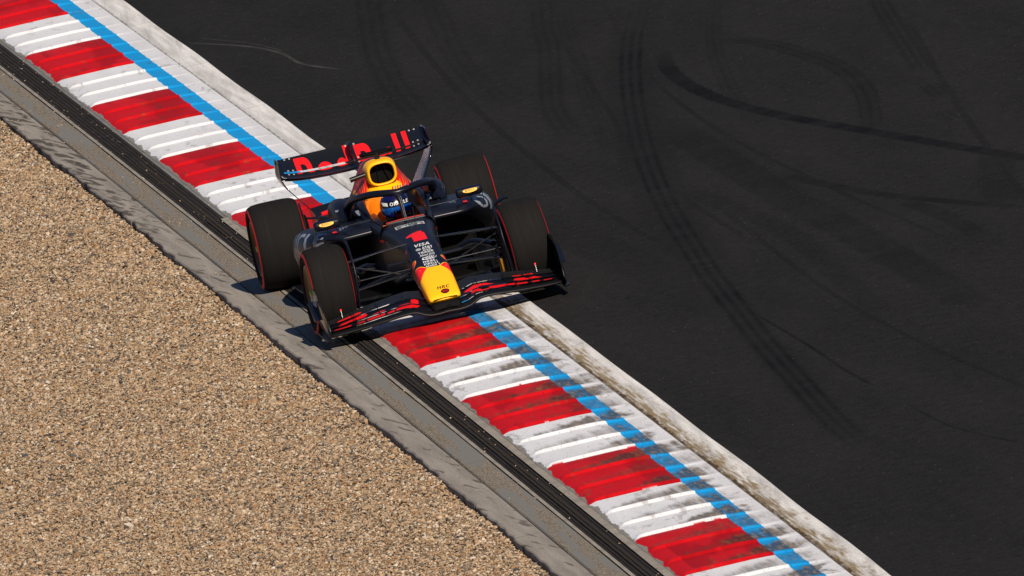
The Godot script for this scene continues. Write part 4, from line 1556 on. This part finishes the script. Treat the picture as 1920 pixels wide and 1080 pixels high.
# span coordinate measured over the whole wing so that both halves share one print
func fix_span_uv(o: MeshInstance3D, half: float) -> void:
	var src: ArrayMesh = o.mesh
	var out := ArrayMesh.new()
	for k in src.get_surface_count():
		var a := src.surface_get_arrays(k)
		if k == 0:
			var v: PackedVector3Array = a[Mesh.ARRAY_VERTEX]
			var uv: PackedVector2Array = a[Mesh.ARRAY_TEX_UV]
			for i in v.size():
				uv[i].x = (v[i].x + half) / (2.0 * half)
			a[Mesh.ARRAY_TEX_UV] = uv
		out.add_surface_from_arrays(Mesh.PRIMITIVE_TRIANGLES, a)
		out.surface_set_material(k, src.surface_get_material(k))
	o.mesh = out

func rear_wing(car: Node3D) -> void:
	var root := node("rear_wing", car)
	var W := 1536
	var U := func(x: float) -> float: return (x + 0.60) / 1.20 * W
	var prints := []
	for k in 2:
		var H := 256
		var im := canvas(W, H, CARBON)
		for y in H:
			for x in W:
				if (x / 4 + y / 4) % 4 < 2:
					im.set_pixel(x, y, Color(0.085, 0.087, 0.095))
		# the flap carries the upper part of the letters, the rear of the main plane their feet
		var y0 := 16.0 if k == 0 else -200.0
		var y1 := 600.0 if k == 0 else 40.0
		write(im, "Red", U.call(-0.475), y0, U.call(-0.015), y1, RED)
		write(im, "Bull", U.call(0.03), y0, U.call(0.475), y1, RED)
		for e in [-1.0, 1.0]:
			poly(im, PackedVector2Array([Vector2(U.call(e * 0.7), 0), Vector2(U.call(e * 0.515), 0), Vector2(U.call(e * 0.515), H), Vector2(U.call(e * 0.7), H)]), NAVY)
		for x in [-0.545, -0.505, -0.03, 0.04, 0.505, 0.545]:
			for y in ([30, 225] if k == 0 else [30]):
				ellipse(im, U.call(x), y, 9, 15, Color(0.8, 0.8, 0.8))
				ellipse(im, U.call(x), y, 5, 8, Color(0.12, 0.12, 0.12))
		prints.append(tex_mat(im, 0.36))
	var xs := [-0.60, -0.56, -0.5, -0.4, -0.25, -0.1, 0.0, 0.1, 0.25, 0.4, 0.5, 0.56, 0.60]
	var main := []
	var flap := []
	for x in xs:
		var k := 1.0 - pow(absf(x) / 0.6, 3.6)
		main.append([x, 0.842 - 0.040 * k, -3.84, 0.25, 0.07, 0.022])
		flap.append([x, 0.874 - 0.034 * k, -4.06, 0.162 + 0.052 * k, 0.58, 0.012])
	element(root, "main_plane", main, prints[1], M.carbon, 0.10)
	element(root, "flap", flap, prints[0], M.carbon, 0.05)
	# end plates: a square top corner curling in and down to the beam wing
	for side in [-1.0, 1.0]:
		var prof := smooth_path([Vector3(0.622, 0.965, 0), Vector3(0.628, 0.90, 0), Vector3(0.634, 0.845, 0), Vector3(0.628, 0.80, 0), Vector3(0.595, 0.735, 0), Vector3(0.545, 0.665, 0), Vector3(0.485, 0.585, 0), Vector3(0.45, 0.53, 0), Vector3(0.438, 0.46, 0), Vector3(0.435, 0.36, 0)], 4)
		var a := []
		for p in prof:
			var y := p.y
			var front := -3.86 + 0.26 * smooth01(0.78, 0.46, y)
			if y > 0.84:
				front = -3.88 - 0.10 * (y - 0.84) / 0.12
			var back := -4.28 + 0.10 * smooth01(0.8, 0.45, y)
			var r := PackedVector3Array()
			for e in [[front, 0.0], [front + 0.006, -0.004], [front, -0.009], [back, -0.009], [back, 0.0]]:
				r.append(Vector3(side * (p.x + e[1]), y, e[0]))
			a.append(r)
		var s := begin()
		s.set_smooth_group(0)
		skin(s, a)
		cap(s, a[0])
		var ep := commit(s, "end_plate", M.gloss, root)
		# corner that joins the planes to the end plate
		s = begin()
		var j := []
		for q in [[0.590, 0.845, 0.875], [0.612, 0.846, 0.885], [0.626, 0.848, 0.895]]:
			j.append(PackedVector3Array([Vector3(side * q[0], q[1] - 0.015, -3.85), Vector3(side * q[0], q[1] + 0.006, -3.84), Vector3(side * q[0], 0.885, -4.05), Vector3(side * q[0], 0.962, -4.19), Vector3(side * q[0], 0.94, -4.2), Vector3(side * q[0], q[1], -4.05)]))
		skin(s, j)
		commit(s, "tip_corner", M.navy, ep)
	# actuator and its pylon
	var s2 := begin()
	plate(s2, PackedVector3Array([Vector3(-0.012, 0.965, -4.14), Vector3(-0.012, 0.985, -4.05), Vector3(-0.008, 0.96, -3.93), Vector3(0.0, 0.80, -3.76), Vector3(0.004, 0.62, -3.72), Vector3(0.004, 0.62, -3.80), Vector3(0.0, 0.80, -3.84), Vector3(-0.006, 0.90, -4.02)]), Vector3(0.022, 0, 0))
	var py := commit(s2, "pylon", M.navy, root)
	s2 = begin()
	rings_pod(s2)
	commit(s2, "actuator", M.carbon, py)
	# beam wing
	var bm := canvas(512, 64, NAVY)
	poly(bm, PackedVector2Array([Vector2(40, 40), Vector2(190, 28), Vector2(180, 60), Vector2(40, 64)]), RED)
	poly(bm, PackedVector2Array([Vector2(472, 40), Vector2(322, 28), Vector2(332, 60), Vector2(472, 64)]), RED)
	var bmm := tex_mat(bm, 0.38)
	for q in [[0.40, -3.80, 0.14, 0.30], [0.468, -3.92, 0.15, 0.45]]:
		var st := []
		for x in [-0.435, -0.3, -0.15, 0.0, 0.15, 0.3, 0.435]:
			st.append([x, q[0] + 0.02 * (1.0 - pow(absf(x) / 0.435, 2.0)), q[1], q[2], q[3], 0.010])
		element(root, "beam_wing", st, bmm, M.carbon)

func rings_pod(s: SurfaceTool) -> void:
	var rings := []
	for q in [[-4.00, 0.004], [-4.02, 0.016], [-4.08, 0.020], [-4.15, 0.018], [-4.19, 0.006]]:
		rings.append(oval(q[0], -0.012, 0.962, q[1], q[1] * 1.1, 2.0, 14))
	skin(s, rings)

# ------------------------------------------------------------------ wheels
func wheel(car: Node3D, at: Vector3, side: float, half: float, steer: float, camber: float) -> void:
	var root := node("wheel", car, at)
	# local x points outwards on either side of the car: the wheel is turned round for the other side
	root.rotation = Vector3(0, steer + (0.0 if side > 0 else PI), 0)
	root.rotate_object_local(Vector3(0, 0, 1), camber)
	var R := 0.36
	var s := begin()
	var prof := [[-half * 0.80, 0.232], [-half * 0.93, 0.250], [-half * 0.985, 0.275], [-half, 0.298], [-half * 0.985, 0.320], [-half * 0.95, 0.3325], [-half * 0.88, 0.3435], [-half * 0.76, 0.3530], [-half * 0.5, 0.3586], [0.0, R], [half * 0.5, 0.3586], [half * 0.76, 0.3530], [half * 0.88, 0.3435], [half * 0.95, 0.3325], [half * 0.985, 0.320], [half, 0.298], [half * 0.985, 0.275], [half * 0.93, 0.250], [half * 0.80, 0.232]]
	var rings := []
	var n := 96
	for p in prof:
		var r := PackedVector3Array()
		for j in n:
			var a := TAU * j / n
			r.append(Vector3(p[0], p[1] * cos(a), p[1] * sin(a)))
		rings.append(r)
	var uv := func(_p: Vector3, i: int, j: int) -> Vector2: return Vector2(i / 18.0, j / 96.0)
	skin(s, rings, true, uv)
	commit(s, "tyre", M.tread, root)
	# red bands printed round both sidewalls
	for e in [-1.0, 1.0]:
		s = begin()
		var b := []
		for q in [[0.997, 0.3030], [0.986, 0.3185], [0.954, 0.3315]]:
			b.append([e * (half * q[0] + 0.0014), q[1] + 0.0012])
		lathe_x(s, b, 96)
		commit(s, "sidewall_band", M.band, root)
	# cover disc: shallow dish with a step near the rim
	s = begin()
	lathe_x(s, [[half * 0.80, 0.234], [half * 0.90, 0.236], [half * 0.93, 0.228], [half * 0.86, 0.214], [half * 0.80, 0.18], [half * 0.70, 0.12], [half * 0.66, 0.075], [half * 0.60, 0.070], [half * 0.60, 0.0]], 64)
	commit(s, "wheel_cover", M.bronze, root)
	s = begin()
	lathe_x(s, [[half * 0.60, 0.055], [half * 0.74, 0.050], [half * 0.78, 0.040], [half * 0.78, 0.0]], 32)
	commit(s, "hub", M.black, root)
	s = begin()
	lathe_x(s, [[half * 0.78, 0.030], [half * 0.90, 0.027], [half * 0.92, 0.018], [half * 0.92, 0.0]], 12)
	commit(s, "wheel_nut", mat(Color(0.62, 0.74, 0.10), 0.35), root)
	# inner face: brake drum
	s = begin()
	lathe_x(s, [[-half * 0.80, 0.230], [-half * 0.90, 0.225], [-half * 1.05, 0.205], [-half * 1.25, 0.190], [-half * 1.28, 0.12], [-half * 1.30, 0.0]], 48)
	commit(s, "brake_drum", M.black, root)

func wheels(car: Node3D) -> void:
	for side in [-1.0, 1.0]:
		wheel(car, Vector3(side * 0.815, 0.366, 0.0), side, 0.164, 0.030, 0.042)
		wheel(car, Vector3(side * 0.795, 0.364, -3.6), side, 0.207, 0.0, 0.020)

func suspension(car: Node3D) -> void:
	for side in [-1.0, 1.0]:
		var root := node("front_suspension", car)
		var V := func(x: float, y: float, z: float) -> Vector3: return Vector3(side * x, y, z)
		var m: Material = M.carbon
		bar("upper_arm", V.call(0.12, 0.578, -0.08), V.call(0.625, 0.548, 0.0), 0.007, 0.034, Vector3.UP, m, root)
		bar("upper_arm", V.call(0.15, 0.520, -0.52), V.call(0.60, 0.535, -0.05), 0.007, 0.028, Vector3.UP, m, root)
		bar("push_rod", V.call(0.14, 0.33, -0.02), V.call(0.60, 0.505, 0.0), 0.007, 0.016, Vector3.UP, m, root)
		bar("lower_arm", V.call(0.12, 0.372, 0.10), V.call(0.645, 0.310, 0.0), 0.010, 0.036, Vector3.UP, m, root)
		bar("lower_arm", V.call(0.14, 0.330, -0.50), V.call(0.645, 0.295, -0.04), 0.008, 0.030, Vector3.UP, m, root)
		bar("track_rod", V.call(0.12, 0.445, 0.02), V.call(0.30, 0.445, -0.02), 0.012, 0.024, Vector3.UP, M.navy, root)
		bar("track_rod", V.call(0.14, 0.40, 0.14), V.call(0.62, 0.395, 0.10), 0.006, 0.016, Vector3.UP, m, root)
		# brake duct beside the wheel with its scoop
		var s := begin()
		chamfer_box(s, V.call(0.618, 0.35, 0.02), Vector3(0.014, 0.17, 0.17), 0.02)
		commit(s, "brake_duct", M.black, root)
		if side > 0:
			s = begin()
			chamfer_box(s, V.call(0.575, 0.255, 0.12), Vector3(0.015, 0.055, 0.02), 0.008)
			commit(s, "duct_scoop", M.gold, root)
		s = begin()
		tube(s, smooth_path([V.call(0.59, 0.46, 0.17), V.call(0.575, 0.44, 0.19), V.call(0.575, 0.39, 0.19), V.call(0.595, 0.37, 0.17)]), [0.006], [0.006], Vector3.RIGHT, 8)
		commit(s, "brake_hose", M.carbon, root)
		s = begin()
		tube(s, smooth_path([V.call(0.36, 0.40, -0.55), V.call(0.46, 0.425, -0.45), V.call(0.58, 0.40, -0.2)]), [0.022], [0.03], Vector3.UP, 10)
		commit(s, "duct_hose", M.navy, root)
		# fairing that hugs the inner shoulder of the tyre and hooks over its crown
		s = begin()
		var rings := []
		for k in 22:
			var t := k / 21.0
			var ang := lerpf(-0.55, 1.85, t)       # 0 faces forwards, pi/2 is up
			var r := 0.378 + 0.012 * sin(t * PI)
			var hook := smooth01(0.72, 1.0, t)
			var x := 0.607 + 0.03 * smooth01(0.4, 0.0, t) + 0.15 * hook
			var c := Vector3(side * x, 0.366 + sin(ang) * (r + 0.018 * hook), cos(ang) * (r + 0.018 * hook))
			var wide := lerpf(0.020, 0.028, sin(t * PI)) * (1.0 - 0.55 * hook)
			var rad := Vector3(0, sin(ang), cos(ang))
			var ring := PackedVector3Array()
			for j in 10:
				var a := TAU * j / 10.0
				ring.append(c + Vector3(side, 0, 0) * cos(a) * 0.010 + rad * sin(a) * wide)
			rings.append(ring)
		skin(s, rings)
		cap(s, rings[0])
		cap(s, rings[-1])
		commit(s, "wheel_fairing", M.navy, root)
		# rear arms
		var rr := node("rear_suspension", car)
		bar("upper_arm", V.call(0.14, 0.47, -3.35), V.call(0.60, 0.53, -3.6), 0.008, 0.03, Vector3.UP, m, rr)
		bar("upper_arm", V.call(0.12, 0.46, -3.75), V.call(0.60, 0.52, -3.6), 0.008, 0.03, Vector3.UP, m, rr)
		bar("lower_arm", V.call(0.14, 0.22, -3.35), V.call(0.60, 0.25, -3.6), 0.008, 0.03, Vector3.UP, m, rr)
		bar("drive_shaft", V.call(0.10, 0.36, -3.6), V.call(0.62, 0.37, -3.6), 0.03, 0.03, Vector3.UP, m, rr)
		s = begin()
		plate(s, PackedVector3Array([V.call(0.575, 0.14, -3.34), V.call(0.575, 0.60, -3.34), V.call(0.570, 0.66, -3.55), V.call(0.570, 0.14, -3.55)]), Vector3(0.012, 0, 0))
		commit(s, "brake_duct", M.carbon, rr)
	# gearbox and rear light block
	var g := begin()
	chamfer_box(g, Vector3(0, 0.30, -3.75), Vector3(0.10, 0.14, 0.5), 0.04)
	commit(g, "gearbox", M.black, car)

func small_parts(car: Node3D) -> void:
	# mirrors
	for side in [-1.0, 1.0]:
		var root := node("mirror", car)
		var s := begin()
		var rings := []
		for q in [[0.484, 0.6], [0.488, 0.9], [0.50, 1.0], [0.60, 1.02], [0.672, 0.98], [0.690, 0.88], [0.698, 0.6]]:
			var r := PackedVector3Array()
			for j in 20:
				var a := TAU * j / 20.0
				var c := cos(a)
				var d := sin(a)
				r.append(Vector3(side * q[0], 0.716 + 0.040 * q[1] * signf(d) * pow(absf(d), 0.7), -1.32 + 0.045 * q[1] * signf(c) * pow(absf(c), 0.8)))
			rings.append(r)
		skin(s, rings)
		cap(s, rings[0])
		cap(s, rings[-1])
		commit(s, "housing", M.navy, root)
		# yellow oval badge on the upper front
		s = begin()
		var im := canvas(128, 64, YELLOW)
		ellipse(im, 30, 32, 9, 12, Color(0.8, 0.05, 0.05))
		write(im, "BULL", 42, 24, 106, 42, Color(0.25, 0.10, 0.03))
		var bm := tex_mat(im, 0.4)
		var ring := []
		for k in 3:
			ring.append(PackedVector3Array())
		for j in 29:
			var a := TAU * j / 28.0
			for k in 3:
				var rr := 0.001 + k * 0.5
				var x := 0.596 + 0.060 * cos(a) * rr * (1.0 if side > 0 else 1.0)
				var v := sin(a) * rr
				var y := 0.727 + 0.017 * v
				var z := -1.32 + 0.0475 - 0.018 * maxf(0.0, v) * maxf(0.0, v) - 0.004 * (v + 1.0)
				ring[k].append(Vector3(side * x, y, z + 0.008))
		skin(s, ring, false, func(p: Vector3, _i: int, _j: int) -> Vector2: return Vector2(0.5 + (p.x - side * 0.596) / 0.126, 0.5 - (p.y - 0.727) / 0.038))
		commit(s, "badge", bm, root)
		bar("stalk", Vector3(side * 0.595, 0.68, -1.32), Vector3(side * 0.600, 0.635, -1.33), 0.004, 0.014, Vector3.RIGHT, M.carbon, root, 8)
		bar("stalk", Vector3(side * 0.69, 0.71, -1.32), Vector3(side * 0.705, 0.60, -1.40), 0.003, 0.014, Vector3.RIGHT, M.carbon, root, 8)
	# camera on the intake
	var cam_root := node("roll_hoop_camera", car)
	var s2 := begin()
	chamfer_box(s2, Vector3(0, 1.062, -2.10), Vector3(0.017, 0.036, 0.05), 0.008)
	commit(s2, "stem", M.carbon, cam_root)
	s2 = begin()
	var rg := []
	for q in [[-0.136, 0.5], [-0.13, 0.9], [-0.06, 1.0], [0.06, 1.0], [0.13, 0.9], [0.136, 0.5]]:
		var r := PackedVector3Array()
		for j in 14:
			var a := TAU * j / 14.0
			r.append(Vector3(q[0], 1.098 + 0.0165 * q[1] * sin(a), -2.11 + 0.05 * q[1] * cos(a)))
		rg.append(r)
	skin(s2, rg)
	cap(s2, rg[0])
	cap(s2, rg[-1])
	commit(s2, "camera_bar", M.black, cam_root)
	bar("side_camera", Vector3(-0.135, 0.955, -2.0), Vector3(-0.262, 0.937, -2.0), 0.021, 0.026, Vector3.UP, M.carbon, car, 14)
	# wind deflector at the cockpit edge and aerials
	var wd := begin()
	tube(wd, PackedVector3Array([Vector3(-0.150, 0.664, -0.845), Vector3(-0.05, 0.668, -0.825), Vector3(0.05, 0.668, -0.825), Vector3(0.150, 0.664, -0.845)]), [0.006], [0.012], Vector3.UP, 8)
	commit(wd, "wind_deflector", mat(Color(0.33, 0.33, 0.35), 0.45), car)
	wd = begin()
	tube(wd, PackedVector3Array([Vector3(-0.16, 0.668, -0.885), Vector3(-0.05, 0.676, -0.865), Vector3(0.05, 0.676, -0.865), Vector3(0.15, 0.670, -0.885)]), [0.006], [0.012], Vector3.UP, 8)
	commit(wd, "cockpit_edge_trim", mat(Color(0.62, 0.14, 0.06), 0.5), car)
	bar("aerial", Vector3(0.045, 0.64, -0.55), Vector3(0.045, 0.79, -0.58), 0.0024, 0.0024, Vector3.RIGHT, M.carbon, car, 6)
	bar("aerial", Vector3(-0.025, 0.63, -0.45), Vector3(-0.025, 0.70, -0.46), 0.0024, 0.0024, Vector3.RIGHT, M.carbon, car, 6)
	bar("aerial", Vector3(0.025, 0.63, -0.45), Vector3(0.025, 0.70, -0.46), 0.0024, 0.0024, Vector3.RIGHT, M.carbon, car, 6)
	# name on the flank of the tub
	for side in [-1.0, 1.0]:
		letter_mesh("1Password", func(u: float, v: float) -> Vector3:
			var t := u if side < 0 else 1.0 - u
			var z := lerpf(-0.74, -0.34, t)
			var w := lerpf(0.209, 0.161, t)
			return Vector3(side * (w + 0.004), lerpf(0.500, 0.552, v), z), M.grey_letter, car)
		var st := begin()
		quad(st, Vector3(side * 0.217, 0.555, -0.78), Vector3(side * 0.236, 0.548, -0.93), Vector3(side * 0.236, 0.528, -0.93), Vector3(side * 0.217, 0.533, -0.78))
		commit(st, "red_stripe", M.red, car)
	# white plates on the cockpit flanks
	for q in [[-0.275, 0.705, -1.62], [0.275, 0.705, -1.62]]:
		var pl := begin()
		quad(pl, Vector3(q[0] - 0.035, q[1] + 0.024, q[2] - 0.04), Vector3(q[0] + 0.035, q[1] + 0.024, q[2] - 0.04), Vector3(q[0] + 0.035, q[1] - 0.012, q[2] + 0.04), Vector3(q[0] - 0.035, q[1] - 0.012, q[2] + 0.04))
		commit(pl, "white_plate", M.grey_letter, car)

# ------------------------------------------------------------------ the driver
func helmet_image() -> Image:
	var n := 512
	var im := canvas(n, n, Color(0.05, 0.06, 0.27))
	var P := func(a: Array) -> PackedVector2Array:
		var o := PackedVector2Array()
		for q in a:
			o.append(Vector2((q[0] + 0.15) / 0.3 * n, (0.15 - q[1]) / 0.3 * n))
		return o
	poly(im, P.call([[-0.15, 0.15], [-0.08, 0.15], [-0.085, 0.09], [-0.15, 0.08]]), Color(0.85, 0.86, 0.88))
	poly(im, P.call([[0.03, 0.15], [0.10, 0.15], [0.075, 0.085], [0.02, 0.09]]), Color(0.85, 0.86, 0.88))
	poly(im, P.call([[-0.15, 0.058], [0.15, 0.058], [0.15, 0.0], [-0.15, 0.0]]), Color(0.05, 0.06, 0.09))
	poly(im, P.call([[-0.11, 0.055], [-0.07, 0.048], [-0.07, 0.02], [-0.105, 0.028]]), Color(0.83, 0.84, 0.86))
	write(im, "ORACLE", 165, 176, 430, 222, Color(0.88, 0.88, 0.9))
	poly(im, P.call([[-0.15, -0.03], [0.15, -0.03], [0.15, -0.15], [-0.15, -0.15]]), Color(0.13, 0.14, 0.19))
	poly(im, P.call([[-0.13, -0.035], [-0.01, -0.055], [0.05, -0.05], [0.05, -0.065], [-0.02, -0.075], [-0.13, -0.055]]), Color(0.09, 0.14, 0.62))
	poly(im, P.call([[-0.03, -0.06], [0.06, -0.05], [0.06, -0.09], [-0.02, -0.092]]), Color(0.70, 0.04, 0.06))
	poly(im, P.call([[0.065, -0.05], [0.12, -0.04], [0.12, -0.12], [0.08, -0.10]]), Color(0.86, 0.05, 0.07))
	poly(im, P.call([[0.055, -0.085], [0.085, -0.075], [0.10, -0.14], [0.06, -0.14]]), Color(0.84, 0.84, 0.86))
	poly(im, P.call([[-0.12, -0.065], [-0.04, -0.085], [-0.06, -0.105], [-0.11, -0.09]]), Color(0.62, 0.64, 0.70))
	return im

func build_driver() -> void:
	var root := node("person", self, Vector3(0, 0, 0))
	tag(root, "driver in a blue and white helmet with a mirrored visor sitting under the halo", "person")
	# torso, neck and arms reaching forward to the wheel: one skin
	var s := begin()
	var rings := []
	for q in [[0.36, 0.13, 0.10, -1.40], [0.44, 0.17, 0.11, -1.46], [0.52, 0.195, 0.11, -1.52], [0.57, 0.19, 0.10, -1.55], [0.60, 0.12, 0.085, -1.56], [0.63, 0.075, 0.075, -1.55], [0.67, 0.07, 0.07, -1.54]]:
		var r := PackedVector3Array()
		for j in 20:
			var a := TAU * j / 20.0
			r.append(Vector3(cos(a) * q[1], q[0], q[3] + sin(a) * q[2]))
		rings.append(r)
	skin(s, rings)
	for side in [-1.0, 1.0]:
		tube(s, smooth_path([Vector3(side * 0.15, 0.53, -1.52), Vector3(side * 0.19, 0.46, -1.36), Vector3(side * 0.15, 0.47, -1.18), Vector3(side * 0.11, 0.50, -1.08)]), [0.05, 0.05, 0.045, 0.045, 0.042, 0.04, 0.036, 0.033], [0.05, 0.05, 0.045, 0.045, 0.042, 0.04, 0.036, 0.033], Vector3.UP, 12)
	commit(s, "race_suit", mat(Color(0.07, 0.09, 0.20), 0.85), root)
	# helmet
	var c := Vector3(0.004, 0.712, -1.53)
	var hm := tex_mat(helmet_image(), 0.22)
	s = begin()
	rings = []
	for i in 23:
		var el := lerpf(-1.25, PI / 2 - 0.01, i / 22.0)
		var r := PackedVector3Array()
		for j in 40:
			var az := TAU * j / 40.0
			var p := Vector3(cos(el) * cos(az), sin(el), cos(el) * sin(az))
			var w := Vector3(0.126, 0.132, 0.148)
			var jaw := 1.0 + (0.10 * smooth01(0.1, -0.6, p.y) * maxf(0.0, p.z) - 0.10 * smooth01(-0.2, -0.9, p.y) * maxf(0.0, -p.z))
			r.append(c + Vector3(p.x * w.x, p.y * w.y, p.z * w.z * jaw))
		rings.append(r)
	var uv := func(p: Vector3, _i: int, _j: int) -> Vector2: return Vector2((p.x - c.x + 0.15) / 0.3, (0.15 - (p.y - c.y)) / 0.3)
	skin(s, rings, true, uv)
	var helmet := commit(s, "helmet", hm, root)
	s = begin()
	rings = []
	for i in 7:
		var el := lerpf(-0.40, 0.06, i / 6.0)
		var r := PackedVector3Array()
		for j in 25:
			var az := lerpf(0.28, PI - 0.28, j / 24.0)
			var drop := 0.06 * absf(cos(az))
			var e2 := el + (drop if i == 0 else 0.0)
			var p := Vector3(cos(e2) * cos(az), sin(e2), cos(e2) * sin(az))
			r.append(c + Vector3(p.x * 0.1295, p.y * 0.136, p.z * 0.1535))
		rings.append(r)
	skin(s, rings, false)
	commit(s, "visor", mat(Color(0.14, 0.45, 0.88), 0.14, 0.6), helmet)
	s = begin()
	tube(s, smooth_path([Vector3(-0.10, 0.60, -1.50), Vector3(-0.06, 0.59, -1.42), Vector3(0.06, 0.59, -1.42), Vector3(0.10, 0.60, -1.50)]), [0.022], [0.03], Vector3.UP, 10)
	commit(s, "collar", mat(Color(0.05, 0.05, 0.06), 0.7), root)
